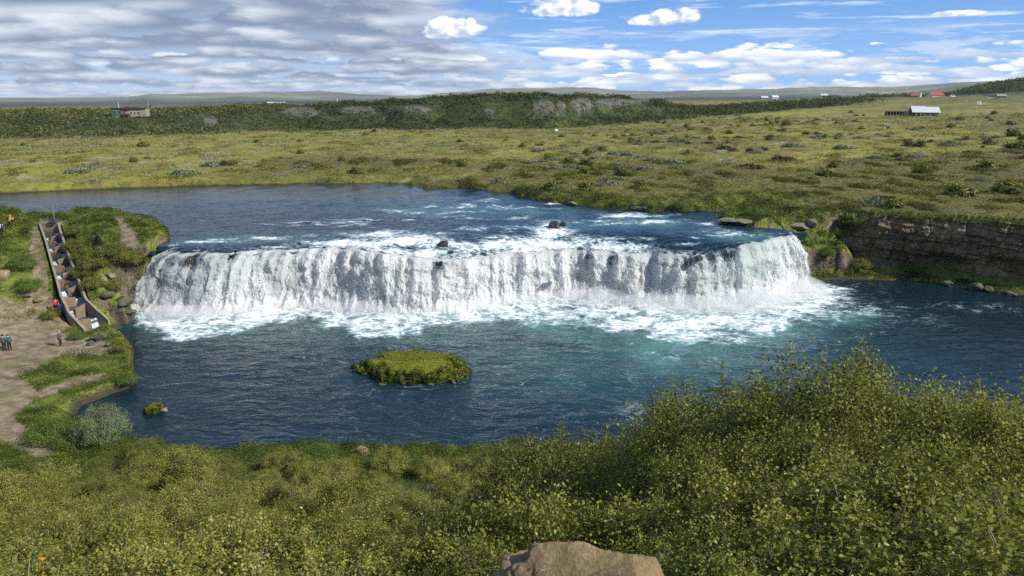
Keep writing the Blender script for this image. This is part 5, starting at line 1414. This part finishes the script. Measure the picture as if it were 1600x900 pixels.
# ================================================================ PEOPLE
def skin_mesh(name, verts, edges, radii, mat, parent, root=0, sub=2):
    me = bpy.data.meshes.new(name); me.from_pydata(verts, edges, []); me.update()
    o = link(bpy.data.objects.new(name, me), parent)
    me.materials.append(mat)
    o.modifiers.new('skin', 'SKIN')
    for i, r_ in enumerate(radii):
        sv = me.skin_vertices[0].data[i]; sv.radius = (r_, r_) if not isinstance(r_, tuple) else r_; sv.use_root = (i == root)
    s = o.modifiers.new('sub', 'SUBSURF'); s.levels = sub; s.render_levels = sub
    for m_ in o.modifiers:
        if m_.type == 'SKIN': m_.use_smooth_shade = True
    return o
M_skin = simple('skin', (.52, .33, .24), .6, .3, .08)
def cloth(name, c): return simple(name, c, .85, .2, .15, 14, .2)
def person(x, y, z, rz, top, legs, hair, label, pose='stand', hood=None, hgt=1.74, group=None):
    k = hgt / 1.74
    root = empty('person', (x, y, z), rz); tag(root, label, 'person', group); root.scale = (k, k, k)
    # joints; the figure faces -y
    hipz = .92
    st = {'stand': (.10, .10, 0, 0), 'walk': (.10, .10, .22, -.22), 'lean': (.12, .12, .10, -.08)}[pose]
    lean = -.22 if pose == 'lean' else -.02
    J = {}
    J['pelvis'] = (0, 0, hipz + .02); J['waist'] = (0, lean * .3, 1.10); J['chest'] = (0, lean * .8, 1.32); J['neck'] = (0, lean - .0, 1.47); J['head0'] = (0, lean * 1.1 - .01, 1.56); J['head'] = (0, lean * 1.1 - .02, 1.66)
    for s, nm in ((-1, 'l'), (1, 'r')):
        fy = -(st[2] if s < 0 else st[3])
        J['hip' + nm] = (s * .09, 0, hipz - .03); J['knee' + nm] = (s * st[0], fy * .5 - .03, .50); J['ank' + nm] = (s * st[0], fy, .09); J['toe' + nm] = (s * (st[0] + .03), fy - .17, .04)
        J['sh' + nm] = (s * .19, lean * .9, 1.41); 
        if pose == 'camera' : pass
        if pose == 'lean': J['el' + nm] = (s * .24, lean - .18, 1.20); J['wr' + nm] = (s * .10, lean - .38, 1.38)
        elif pose == 'walk': J['el' + nm] = (s * .26, lean - s * .08, 1.13); J['wr' + nm] = (s * .25, lean - s * .20 - .04, .90)
        else: J['el' + nm] = (s * .25, lean + .05, 1.13); J['wr' + nm] = (s * .20, lean - .12, .93)
    names = ['pelvis', 'waist', 'chest', 'neck', 'head0', 'head', 'hipl', 'kneel', 'ankl', 'toel', 'hipr', 'kneer', 'ankr', 'toer', 'shl', 'ell', 'wrl', 'shr', 'elr', 'wrr']
    rad = dict(pelvis=.115, waist=.105, chest=.13, neck=.055, head0=.07, head=.095, hipl=.082, hipr=.082, kneel=.055, kneer=.055, ankl=.038, ankr=.038, toel=.035, toer=.035, shl=.06, shr=.06, ell=.042, elr=.042, wrl=.028, wrr=.028)
    ed = [('pelvis', 'waist'), ('waist', 'chest'), ('chest', 'neck'), ('neck', 'head0'), ('head0', 'head'), ('pelvis', 'hipl'), ('hipl', 'kneel'), ('kneel', 'ankl'), ('ankl', 'toel'), ('pelvis', 'hipr'), ('hipr', 'kneer'), ('kneer', 'ankr'), ('ankr', 'toer'), ('chest', 'shl'), ('shl', 'ell'), ('ell', 'wrl'), ('chest', 'shr'), ('shr', 'elr'), ('elr', 'wrr')]
    V = [J[n_] for n_ in names]; Ra = [rad[n_] for n_ in names]; E = [(names.index(a), names.index(b)) for a, b in ed]
    for s, nm in ((-1, 'l'), (1, 'r')):                          # palm, four fingers, thumb
        w = Vector(J['wr' + nm]); e = Vector(J['el' + nm]); d = (w - e).normalized(); sd_ = Vector((0, 1, 0)).cross(d).normalized() if abs(d.y) < .9 else Vector((1, 0, 0))
        sd2 = d.cross(sd_).normalized()
        pi = len(V); V.append(tuple(w + d * .07)); Ra.append(.026); E.append((names.index('wr' + nm), pi))
        for q, l in zip((-1.5, -.5, .5, 1.5), (.060, .075, .080, .068)):
            a = w + d * .085 + sd2 * q * .019; b_ = a + d * l * .6; c_ = b_ + d * l * .4 - sd_ * .02 * s
            i0 = len(V); V += [tuple(a), tuple(b_), tuple(c_)]; Ra += [.009, .008, .007]; E += [(pi, i0), (i0, i0 + 1), (i0 + 1, i0 + 2)]
        a = w + d * .03 - sd2 * .03; b_ = a + d * .04 - sd2 * .02; i0 = len(V); V += [tuple(a), tuple(b_)]; Ra += [.010, .008]; E += [(pi, i0), (i0, i0 + 1)]
    # face: nose, ears
    i0 = len(V); hx, hy, hz_ = J['head']; V += [(hx, hy - .115, hz_ - .025)]; Ra += [.014]; E += [(5, i0)]
    skin_mesh('body', V, E, Ra, M_skin, root, 0, 1)
    def part(nm, keys, eds, infl, mat, extra=None):
        VV = [J[q] for q in keys]; RR_ = [rad[q] + infl.get(q, .022) for q in keys]
        return skin_mesh(nm, VV, [(keys.index(a), keys.index(b)) for a, b in eds], RR_, mat, root, 0, 1)
    tk = ['chest', 'waist', 'pelvis', 'shl', 'ell', 'wrl', 'shr', 'elr', 'wrr', 'neck']
    part('jacket', tk, [('chest', 'waist'), ('waist', 'pelvis'), ('chest', 'shl'), ('shl', 'ell'), ('ell', 'wrl'), ('chest', 'shr'), ('shr', 'elr'), ('elr', 'wrr'), ('chest', 'neck')], dict(chest=.035, waist=.04, pelvis=.045, neck=.02, wrl=.018, wrr=.018), top)
    part('trousers', ['pelvis', 'hipl', 'kneel', 'ankl', 'hipr', 'kneer', 'ankr'], [('pelvis', 'hipl'), ('hipl', 'kneel'), ('kneel', 'ankl'), ('pelvis', 'hipr'), ('hipr', 'kneer'), ('kneer', 'ankr')], dict(pelvis=.02, ankl=.03, ankr=.03), legs)
    for s, nm in ((-1, 'l'), (1, 'r')):
        a = J['ank' + nm]; t = J['toe' + nm]
        skin_mesh('shoe', [(a[0], a[1] + .03, .055), (t[0], t[1], .05), (a[0], a[1], .14)], [(0, 1), (0, 2)], [.055, .045, .048], M_shoe, root, 0, 1)
    # hair cap, longer at the back
    bm = bmesh.new(); bmesh.ops.create_icosphere(bm, subdivisions=3, radius=.118)
    kill = [v for v in bm.verts if (v.co.z < -.01 and v.co.y < .01) or v.co.z < -.085]
    bmesh.ops.delete(bm, geom=kill, context='VERTS')
    for v in bm.verts:
        v.co.x *= .92; v.co.y *= 1.08
        v.co *= 1 + .06 * math.sin(v.co.x * 90 + v.co.z * 60)
        v.co += Vector((hx, hy + .012, hz_ + .03))
    me = bpy.data.meshes.new('hair'); bm.to_mesh(me); bm.free(); me.materials.append(hair if hood is None else hood)
    link(bpy.data.objects.new('hair' if hood is None else 'hat', me), root)
    # eyes
    for s in (-1, 1):
        bm = bmesh.new(); bmesh.ops.create_icosphere(bm, subdivisions=1, radius=.012); bmesh.ops.translate(bm, vec=(hx + s * .033, hy - .088, hz_), verts=bm.verts)
        me = bpy.data.meshes.new('eye'); bm.to_mesh(me); bm.free(); me.materials.append(M_shoe); link(bpy.data.objects.new('eye', me), root)
    return root
M_shoe = cloth('dark_leather', (.03, .028, .026))
c_black, c_navy, c_teal, c_grey, c_red, c_orange, c_white, c_blue = [cloth(n_, c_) for n_, c_ in (('black_cloth', (.018, .018, .02)), ('navy_cloth', (.03, .04, .09)), ('teal_cloth', (.02, .10, .09)), ('slate_cloth', (.07, .09, .12)), ('red_cloth', (.55, .03, .04)), ('orange_cloth', (.62, .30, .06)), ('white_cloth', (.75, .75, .74)), ('purple_blue_cloth', (.06, .06, .20)))]
h_dark, h_brown, h_red, h_fair = [simple(n_, c_, .8) for n_, c_ in (('dark_hair', (.03, .02, .015)), ('brown_hair', (.12, .07, .04)), ('orange_knit', (.60, .16, .05)), ('fair_hair', (.45, .33, .2)))]
GP = 'visitors around the falls'
def pers(px_, py_, z0, rz, *a, **k):
    x, y, z = at(px_, py_, z0)
    return person(x, y, z - .01, rz, *a, group=GP, **k)
pers(8, 549, 1.5, R(200), c_slate if False else c_grey, c_black, h_dark, 'visitor in a slate jacket with dark trousers standing on the gravel path', hgt=1.74)
pers(16, 548, 1.5, R(215), c_teal, c_black, h_brown, 'visitor in a dark teal jacket close beside the one in slate', hgt=1.70)
pers(95, 541, 1.4, R(95), c_grey, c_black, h_red, 'lone visitor in an orange knit hat and grey jacket on the gravel', hood=h_red, hgt=1.72)
pers(88, 489, 3, R(190), c_red, c_black, h_dark, 'visitor in a red jacket at the wall of the fish ladder', hgt=1.66, pose='lean')
pers(94, 493, 3, R(170), c_blue, c_navy, h_dark, 'visitor in a purple-blue jacket beside the red one at the ladder', hgt=1.62)
pers(16, 356, 8.6, R(150), c_orange, c_black, h_fair, 'visitor in an orange jacket leaning with a camera at the hilltop', pose='lean', hgt=1.66)
pers(1, 368, 8.4, R(200), c_white, c_navy, h_dark, 'visitor in a white jacket on the hilltop path at the edge of view', hgt=1.74)
pers(6.5, 368, 8.4, R(180), c_grey, c_black, h_dark, 'visitor in a grey top and black trousers next to the white jacket', hgt=1.70, pose='walk')

# ================================================================ FAR BUILDINGS
M_wroof = simple('pale_metal_roof', (.55, .57, .60), .45, .4, .06, .5)
M_dwall = simple('dark_timber', (.045, .045, .055), .8, .2, .3, .8)
M_wwall = simple('white_plaster', (.72, .71, .68), .8, .2, .06, .5)
M_rroof = simple('red_roof', (.36, .07, .05), .6, .3, .15, .4)
M_glass = simple('window_glass', (.03, .04, .05), .1, .6, .2)
M_gwall = simple('grey_wall', (.33, .33, .32), .8, .2, .1, .5)
M_green_w = simple('green_painted_wall', (.07, .12, .10), .8, .2, .1, .5)
M_rust = simple('dark_red_paint', (.12, .03, .03), .7, .2, .2, .5)
M_ywall = simple('ochre_wall', (.27, .25, .17), .8, .2, .1, .5)
M_timber = simple('grey_timber', (.28, .26, .23), .85, .2, .2, .8)
def place(px_, py_, z0, rz=0.0):
    x, y, z = at(px_, py_, z0); return x, y, z
def gable(mb, x0, x1, y0, y1, z0, zr, ov=.4, th=.18):
    """ridge along x, sloping slabs"""
    ym = (y0 + y1) / 2
    for ya, yb in ((y0 - ov, ym), (y1 + ov, ym)):
        za = z0 - ov * (zr - z0) / (ym - y0)
        mb.hexa([(x0 - ov, ya, za), (x1 + ov, ya, za), (x1 + ov, yb, zr), (x0 - ov, yb, zr)], [(x0 - ov, ya, za + th), (x1 + ov, ya, za + th), (x1 + ov, yb, zr + th), (x0 - ov, yb, zr + th)])
def house(px_, py_, z0, L, W, H, rise, wall, roofm, label, name='house', rz=0, wins=4, door=True, cat='house', chim=False):
    x, y, z = place(px_, py_, z0)
    root = empty(name, (x, y, z - .3), rz); tag(root, label, cat)
    mb = MB(); mb.box(-L / 2, L / 2, -W / 2, W / 2, 0, H)
    mb.add([(-L / 2, -W / 2, H), (-L / 2, W / 2, H), (-L / 2, 0, H + rise), (L / 2, -W / 2, H), (L / 2, W / 2, H), (L / 2, 0, H + rise)], [(0, 2, 1), (3, 4, 5), (0, 3, 5, 2), (1, 2, 5, 4)])
    mb.build('wall', wall, root)
    mb = MB(); gable(mb, -L / 2, L / 2, -W / 2, W / 2, H + .02, H + rise + .02); rf = mb.build('roof', roofm, root)
    if chim: MB().box(L * .2, L * .2 + .8, -.4, .4, H + rise - .4, H + rise + 1.2).build('chimney', wall, rf)
    for k in range(wins):
        xc = -L / 2 + L * (k + .5) / wins
        fr_ = MB().box(xc - .75, xc + .75, -W / 2 - .06, -W / 2 + .02, H * .35, H * .8).build('window', M_wwall if wall is not M_wwall else M_gwall, root)
        MB().box(xc - .62, xc + .62, -W / 2 - .09, -W / 2 - .065, H * .35 + .12, H * .8 - .12).build('pane', M_glass, fr_)
    if door: MB().box(L / 2 - 1.6, L / 2 - .6, -W / 2 - .08, -W / 2, .3, H * .82).build('door', M_rust, root)
    return root
# the pale-roofed hall with its dark gable and open pens
x, y, z = place(1443, 180, 18)
hl = empty('hall', (x, y, z - .2), R(-12)); tag(hl, 'long hall with pale metal roof and dark gable on the green plain', 'hall')
MB().box(-8.5, 8.5, -5, 5, 0, 2.7).add([(-8.5, -5, 2.7), (-8.5, 5, 2.7), (-8.5, 0, 6.3), (8.5, -5, 2.7), (8.5, 5, 2.7), (8.5, 0, 6.3)], [(0, 2, 1), (3, 4, 5), (0, 3, 5, 2), (1, 2, 5, 4)]).build('wall', M_dwall, hl)
mb = MB(); gable(mb, -9, -.5, -5, 5, 2.9, 6.75, .7, .2); mb.build('roof', M_wroof, hl)
mb = MB(); gable(mb, .3, 9, -5, 5, 2.7, 6.2, .7, .2); mb.build('roof', M_wroof, hl)
for k in range(5):
    w_ = MB().box(-6.6 + k * 3, -4.9 + k * 3, -5.08, -4.98, 1.0, 2.3).build('window', M_wwall, hl); MB().box(-6.45 + k * 3, -5.05 + k * 3, -5.12, -5.085, 1.12, 2.18).build('pane', M_glass, w_)
MB().box(-8.62, -8.5, -1.2, 1.2, .2, 2.4).build('door', M_timber, hl)
for k in range(6): MB().box(-7.6 + k * 3.1, -7.4 + k * 3.1, -7.4, -7.2, 0, 2.3).build('post', M_wwall, hl)
MB().box(-7.8, 8.2, -7.42, -7.18, 2.32, 2.5).build('beam', M_wwall, hl)
x, y, z = place(1402, 180, 18)
hl.scale = (.68,) * 3
sh = empty('shed', (x, y, z - .2), R(-6)); sh.scale = (.78,) * 3; tag(sh, 'low open timber shed with one pale end wall beside the hall', 'shed')
mb = MB(); mb.box(-7.5, 7, -2, 2, 2.75, 3.05); mb.build('roof', M_timber, sh)
for k in range(7):
    MB().box(-7.2 + k * 1.9, -7.0 + k * 1.9, -1.9, -1.7, 0, 2.75).build('post', M_timber, sh)
MB().box(-7.3, 3.5, 1.7, 1.9, 0, 2.7).build('back_wall', M_dwall, sh)
MB().box(3.4, 6.9, -1.8, 1.85, 0, 2.72).build('end_wall', M_gwall, sh)
house(1461, 151.5, 30, 12.5, 8, 1.9, 2.3, M_wwall, M_rroof, 'white-walled barn with a broad red roof before the dark wood', 'barn', R(10), 5, cat='barn')
house(1427, 151.8, 30, 6, 5, 1.8, 1.5, M_rroof, M_rroof, 'small red outbuilding left of the red-roofed barn', 'outbuilding', R(-8), 2, cat='outbuilding')
house(1545, 153, 28, 6, 5, 1.8, 1.3, M_wwall, M_dwall, 'small white cottage with dark roof among the trees at the wooded hill', 'cottage', R(5), 3, cat='cottage')
house(1563, 153, 28, 6.5, 5, 1.9, 1.3, M_gwall, M_timber, 'grey cottage right of the white one at the wooded hill', 'cottage', R(-8), 3, cat='cottage')
house(1194, 155, 24, 10, 7, 2.6, 2.0, M_gwall, M_wroof, 'grey farm shed farthest left in the pair beyond the plain', 'farm_shed', 0, 2, cat='farm shed')
house(1210, 155, 24, 9, 7, 3.0, 2.4, M_wwall, M_wroof, 'white farm house standing alone beyond the middle of the plain', 'farmhouse', R(12), 3, cat='house')
house(1287, 153, 25, 9, 7, 4.0, 2.0, M_wwall, M_wroof, 'white house beside the dark barn on the horizon rise', 'farmhouse', R(-10), 3, cat='house')
house(1303, 153, 25, 13, 8, 2.4, 1.8, M_dwall, M_dwall, 'long black barn beside the white house on the horizon rise', 'barn', R(6), 4, cat='barn')
# white tank by the barn
x, y, z = place(1437, 152, 30)
tk = empty('tank', (x, y, z)); tag(tk, 'upright white tank between the red outbuilding and the barn', 'tank')
MB().tube([(0, 0, 0), (0, 0, 3.6)], 1.3, 20).build('shell', M_wwall, tk); MB().tube([(0, 0, 3.6), (0, 0, 4.0), (0, 0, 4.3)], [1.32, .9, .2], 20).build('dome', M_gwall, tk)
# white van
x, y, z = place(1488, 152, 30)
vn = empty('van', (x, y, z), R(8)); tag(vn, 'white van parked on the rise right of the red-roofed barn', 'van')
mb = MB(); mb.add([(-2.4, -.95, .4), (2.5, -.95, .4), (2.5, -.95, 1.2), (1.7, -.9, 1.35), (1.2, -.85, 2.1), (-2.4, -.85, 2.1), (-2.4, .95, .4), (2.5, .95, .4), (2.5, .95, 1.2), (1.7, .9, 1.35), (1.2, .85, 2.1), (-2.4, .85, 2.1)],
    [(0, 1, 2, 3, 4, 5), (11, 10, 9, 8, 7, 6), (0, 6, 7, 1), (1, 7, 8, 2), (2, 8, 9, 3), (3, 9, 10, 4), (4, 10, 11, 5), (5, 11, 6, 0)]); mb.build('body', M_wwall, vn, bevel=.06)
MB().box(-1.6, 1.1, -.93, -.90, 1.35, 1.85).build('side_window', M_glass, vn)
for wx in (-1.6, 1.6):
    for wy in (-.92, .92): MB().tube([(wx, wy - .1, .36), (wx, wy + .1, .36)], .36, 14).build('wheel', M_shoe, vn)
# flag on a pole by the hall
x, y, z = place(1525, 175, 18)
fl_ = empty('flagpole', (x, y, z)); tag(fl_, 'white flagpole with a pale flag on the plain right of the hall', 'flagpole')
MB().tube([(0, 0, 0), (0, 0, 5.6)], [.11, .07], 8).build('pole', M_wwall, fl_)
mb = MB(); nfl = 8
for i in range(nfl + 1):
    for zz_ in (3.9, 5.4): mb.v.append((.1 + i * .25, .12 * math.sin(i * 1.1), zz_ - i * .03))
mb.f = [(2 * i, 2 * i + 2, 2 * i + 3, 2 * i + 1) for i in range(nfl)]
fo_ = mb.build('flag', simple('flag_cloth', (.75, .62, .60), .8), fl_); md = fo_.modifiers.new('s', 'SOLIDIFY'); md.thickness = .02
# dark house on the left ridge
x, y, z = place(202, 182, 20)
dh = empty('house', (x, y, z - 1.5), R(14)); tag(dh, 'flat-roofed green and grey house with red balcony in the ridge wood', 'house')
MB().box(-6.5, -.6, -4, 4, 0, 5.3).build('wall', M_green_w, dh); MB().box(-.6, 8, -3.6, 3.8, 1.4, 4.9).build('wall', M_timber, dh); MB().box(5.6, 8.4, -3.8, 3.9, 1.35, 5.1).build('end_wall', M_ywall, dh)
MB().box(-6.9, 8.7, -4.4, 4.2, 5.3, 5.6).build('roof', M_dwall, dh); MB().box(-2.2, 1.4, -4.9, -3.9, 2.2, 2.9).build('balcony', M_rust, dh); MB().box(-1.8, 1.6, -4.6, -3.9, 5.0, 5.9).build('red_canopy', M_rust, dh)
for k in range(3): w_ = MB().box(1.6 + k * 1.5, 2.5 + k * 1.5, -3.7, -3.6, 2.6, 3.9).build('window', M_wwall, dh); MB().box(1.7 + k * 1.5, 2.4 + k * 1.5, -3.74, -3.705, 2.7, 3.8).build('pane', M_glass, w_)
for k in range(2): w_ = MB().box(-5.8 + k * 2.2, -4.4 + k * 2.2, -4.1, -4.0, 2.8, 4.4).build('window', M_gwall, dh); MB().box(-5.7 + k * 2.2, -4.5 + k * 2.2, -4.14, -4.105, 2.9, 4.3).build('pane', M_glass, w_)
MB().tube([(-4, 0, 5.6), (-4, 0, 8.2)], [.12, .08], 6).build('chimney_pipe', M_wwall, dh)
def mast(px_, py_, z0, h, nm, lb, cat, wide=.12, arm=False, m_=None):
    x, y, z = place(px_, py_, z0)
    e = empty(nm, (x, y, z)); tag(e, lb, cat)
    MB().tube([(0, 0, 0), (0, 0, h)], [wide * 1.5, wide], 8).build('pole', m_ or M_wwall, e)
    if arm: MB().box(-.7, .7, -.08, .08, h - .5, h - .3).build('crossarm', M_timber, e)
    return e
mast(233, 178, 20, 6.0, 'pole', 'yellowish wooden pole right of the house in the ridge wood', 'pole', .22, True, M_ywall)
mast(527, 164, 24, 4.5, 'mast', 'lone white mast on the skyline of the ridge', 'mast', .2)
house(432, 165, 22, 11, 6, 1.9, .7, M_dwall, M_wroof, 'low cabin with bluish white roof on the ridge skyline', 'cabin', R(5), 4, cat='cabin')
# white bale on the plain
x, y, z = place(869, 206, 12)
bl = empty('hay_bale', (x, y, z), R(15)); bl.scale = (.65,) * 3; tag(bl, 'small white wrapped bale at the far edge of the plain below the ridge', 'bale')
MB().tube([(-.9, 0, .8), (.9, 0, .8)], .85, 20).build('wrap', M_wwall, bl, bevel=.05)
# ================================================================ SKY, SUN, CAMERA
EL, AZS = R(37), R(110)                                           # sun elevation, azimuth clockwise from +Y
w = bpy.data.worlds.new('World'); sc.world = w; w.use_nodes = True
w.cycles.sampling_method = 'MANUAL'; w.cycles.sample_map_resolution = 256
N.tree = w.node_tree; w.node_tree.nodes.clear()
wo = w.node_tree.nodes.new('ShaderNodeOutputWorld')
sky = w.node_tree.nodes.new('ShaderNodeTexSky'); sky.sky_type = 'NISHITA'; sky.sun_disc = False
sky.sun_elevation = EL; sky.sun_rotation = AZS; sky.altitude = 100; sky.air_density = 1.0; sky.dust_density = .6; sky.ozone_density = 2.0
bg = w.node_tree.nodes.new('ShaderNodeBackground'); bg.inputs[1].default_value = .1
d = ncoord('Generated')
x, y, z = nsep(d)
U = N.m('ARCTAN2', x, y)
hor = N.m('SQRT', x * x + y * y)
V = z / nmax(hor, .02)
EXEC_CLOUDS = True
skyc = N(sky.outputs[0])
def cloud(ux, vx, seed, scale, detail=7, rough=.55, dist=.0):
    return nnoise(nvec(ux, vx, seed), scale, detail, rough, dist)
# perspective-like stretch towards the horizon
q = 1.0 / (nmax(V, 0.0) + .10)
X1 = U * q; Y1 = q
def billow(v, sc_, det=8, rough=.56, dist=.15, k=.32):
    """lumpy cloud field: fractal noise carved by round cells"""
    n = nnoise(v, sc_, det, rough, 0, dim='2D')
    wv_ = N.tree.nodes.new('ShaderNodeVectorMath'); wv_.operation = 'ADD'
    N.tree.links.new(v.s, wv_.inputs[0]); N.tree.links.new(nvec(n * (.5 / sc_), n * (-.4 / sc_)).s, wv_.inputs[1])
    c = nvor(N(wv_.outputs[0]), sc_ * 2.3, 'F1', dim='2D')
    return n + (.42 - c) * k * 1.2
# -- layers 1 and 2: rows of flat-based cumulus, far rows first
def billow1(v, sc_, k=.34):
    n = nnoise(v, sc_, 5, .6, 0, dim='2D')
    wv_ = N.tree.nodes.new('ShaderNodeVectorMath'); wv_.operation = 'ADD'
    N.tree.links.new(v.s, wv_.inputs[0]); N.tree.links.new(nvec(n * (.7 / sc_), n * (-.5 / sc_)).s, wv_.inputs[1])
    return n + (.42 - nvor(N(wv_.outputs[0]), sc_ * 2.6, 'F1', dim='2D')) * k
left = nss(U + (V - .07) * .9 + (nnoise(nvec(U * 2, V * 9), 4, 4, .6, dim='2D') - .5) * .16, .02, -.14)
def row(col, vb, hh, su, sv, off, cov, keep=None):
    """one row of clouds with its base at elevation vb and height hh"""
    n = billow1(nvec(U * su * 1.2 + off, V * sv * .95 + off * 1.7), 1.0)
    wob = N.m('SINE', U * su * 2.2 + off) * .16 + N.m('SINE', U * su * 5.1 + off * 2.0) * .09
    t = (V - vb - wob * hh * .9) / hh
    up = nss(t, -.22, .10)
    a = nss((n - .52) * 2.6 + cov + 1.02 - nmax(t, 0.0) * .72, .42, .66) * up
    if keep is not None: a = a * keep
    sh = nss(t * .62 + (n - .52) * 2.6, -.15, .95)
    dark = nmix(left, (4.6, 5.5, 7.0), (2.0, 2.6, 3.8)); bright = nmix(left, (10.2, 10.3, 10.4), (6.6, 7.1, 8.0))
    c = nmix(sh, dark, bright)
    return nmix(a, col, c)
base_l = nmix(nss(V, .01, .10), (4.0, 5.3, 7.2), (2.6, 3.3, 4.6))
# -- layer 3: single cumuli
PN = billow(nvec(U * 24, V * 40), 1.0, 6, .58, .1, .20); PN_ = billow(nvec((U + .006) * 24, (V + .007) * 40), 1.0, 6, .58, .1, .20)
def puff(u0, v0, ru, rv, seed):
    du = (U - u0) / ru; dv = (V - v0) / rv
    dv2 = dv + nss(dv, 0, -1) * -.9
    rad = du * du + dv2 * dv2
    a = nss((1.0 - rad) * .42 + (PN - .5) * 1.0, -.02, .20)
    l = nss((PN - PN_) * 1.3 + dv * .24 + du * .06, -.22, .30)
    return a, nmix(l, (4.4, 5.2, 6.6), (10.6, 10.7, 10.8))
def pu(px): return math.atan((px - 800) / F / CP * .985)
def pv(py):
    dx, dy, dz = ray(800, py); return dz / dy
puffs = [(868, 14, .050, .020, 1.0), (1022, 34, .052, .015, 2.0), (712, 48, .040, .020, 3.0), (1545, 8, .06, .009, 4.0), (1186, 76, .018, .006, 5.0), (1440, 40, .03, .004, 8.0)]
# -- layer 4: thin streaks
str_n = nnoise(nvec(U * 3.2 + V * 2, V * 55), 1.7, 5, .65, 0, dim='2D')
str_a = nss(str_n, .52, .72) * nss(V, .03, .07) * .62
col = nmix(.75, skyc, (.75, 2.7, 7.2))
col = nmix(nss(V, .14, .01) * .55, col, (3.0, 5.6, 9.4))
col = nmix(str_a, col, (8.0, 8.8, 9.8))
midb = nss(nnoise(nvec(U * 4 + 9, V * 26), 1.6, 5, .6, 0, dim='2D'), .50, .62) * nss(V, .03, .045) * nss(V, .088, .066) * .75
col = nmix(midb, col, (5.3, 6.4, 8.2))
col = nmix(left * .92, col, base_l)
for vb, hh, su, sv, off, cov in [(.002, .012, 9, 60, 1.3, .05), (.013, .017, 7.5, 46, 4.1, .05), (.027, .024, 6.5, 36, 8.6, .02), (.044, .020, 5.5, 30, 12.2, -.16)]:
    col = row(col, vb, hh, su, sv, off, cov + 0.0)
for px_, py_, ru, rv, sd in puffs:
    a_, c_ = puff(pu(px_), pv(py_), ru, rv, sd)
    col = nmix(a_, col, c_)
for vb, hh, su, sv, off, cov in [(.056, .030, 4.6, 24, 17.9, .16), (.080, .034, 4.0, 20, 23.1, .2), (.104, .042, 3.4, 17, 29.3, .2), (.134, .05, 3.0, 14, 35.7, .2)]:
    col = row(col, vb, hh, su, sv, off, cov, left)
a_, c_ = puff(pu(712), pv(48), .040, .020, 3.0)
col = nmix(a_, col, c_)
# overhead: unseen broken cloud and a zenith darkened to weaken the fill light
hi_n = nnoise(nvec(x / nmax(z, .08), y / nmax(z, .08)), .9, 4, .55, dim='2D')
hi_a = nss(hi_n, .46, .62) * nss(V, .15, .3) * .55
col = nmix(nss(V, .2, .8) * .75, col, (.9, 1.7, 3.3))
col = nmix(hi_a, col, nmix(nss(hi_n, .5, .7), (5.5, 6.2, 7.4), (2.6, 3.2, 4.2)))
col = nmix(nss(V, 0.0, -.03), col, (1.2, 1.3, 1.1))
N.tree.links.new(col.s, bg.inputs[0]); N.tree.links.new(bg.outputs[0], wo.inputs[0])

sl_ = bpy.data.lights.new('sun', 'SUN'); sl_.energy = 5.0; sl_.angle = R(.5); sl_.color = (1, .95, .86)
so = link(bpy.data.objects.new('sun', sl_))
sd = Vector((math.sin(AZS) * math.cos(EL), math.cos(AZS) * math.cos(EL), math.sin(EL)))
so.rotation_euler = sd.to_track_quat('Z', 'Y').to_euler(); so.location = (30, 0, 80)
cam = bpy.data.cameras.new('camera'); co_ = link(bpy.data.objects.new('camera', cam))
cam.sensor_width = 36; cam.lens = 36 * F / 1600; cam.clip_start = .1; cam.clip_end = 30000
co_.location = (0, 0, CH); co_.rotation_euler = (PI / 2 - PITCH, 0, 0)
sc.camera = co_
sc.view_settings.view_transform = 'Standard'; sc.view_settings.look = 'None'; sc.view_settings.exposure = .28; sc.view_settings.gamma = 1
sc.cycles.max_bounces = 6; sc.cycles.volume_bounces = 2; sc.cycles.diffuse_bounces = 2; sc.cycles.glossy_bounces = 2; sc.cycles.transparent_max_bounces = 8
sc.cycles.use_denoising = False; sc.cycles.denoiser = 'OPENIMAGEDENOISE'; sc.cycles.denoising_input_passes = 'RGB_ALBEDO_NORMAL'; sc.cycles.denoising_prefilter = 'ACCURATE'
sc.cycles.caustics_reflective = False; sc.cycles.caustics_refractive = False; sc.cycles.blur_glossy = 1.0; sc.cycles.sample_clamp_indirect = 4; sc.cycles.sample_clamp_direct = 12

# the air between the viewer and the far hills
m, out = newmat('haze')
pv_ = N.tree.nodes.new('ShaderNodeVolumePrincipled'); pv_.inputs['Color'].default_value = (.80, .88, 1, 1); pv_.inputs['Density'].default_value = 4.5e-5; pv_.inputs['Anisotropy'].default_value = 0
N.tree.links.new(pv_.outputs[0], out.inputs[1])
hz = MB().box(-12500, 12500, -12500, 12500, float(GZ.min()) - 1.5, max(float(GZ.max()), 100) + 12).build('haze', m); tag(hz, kind='stuff')
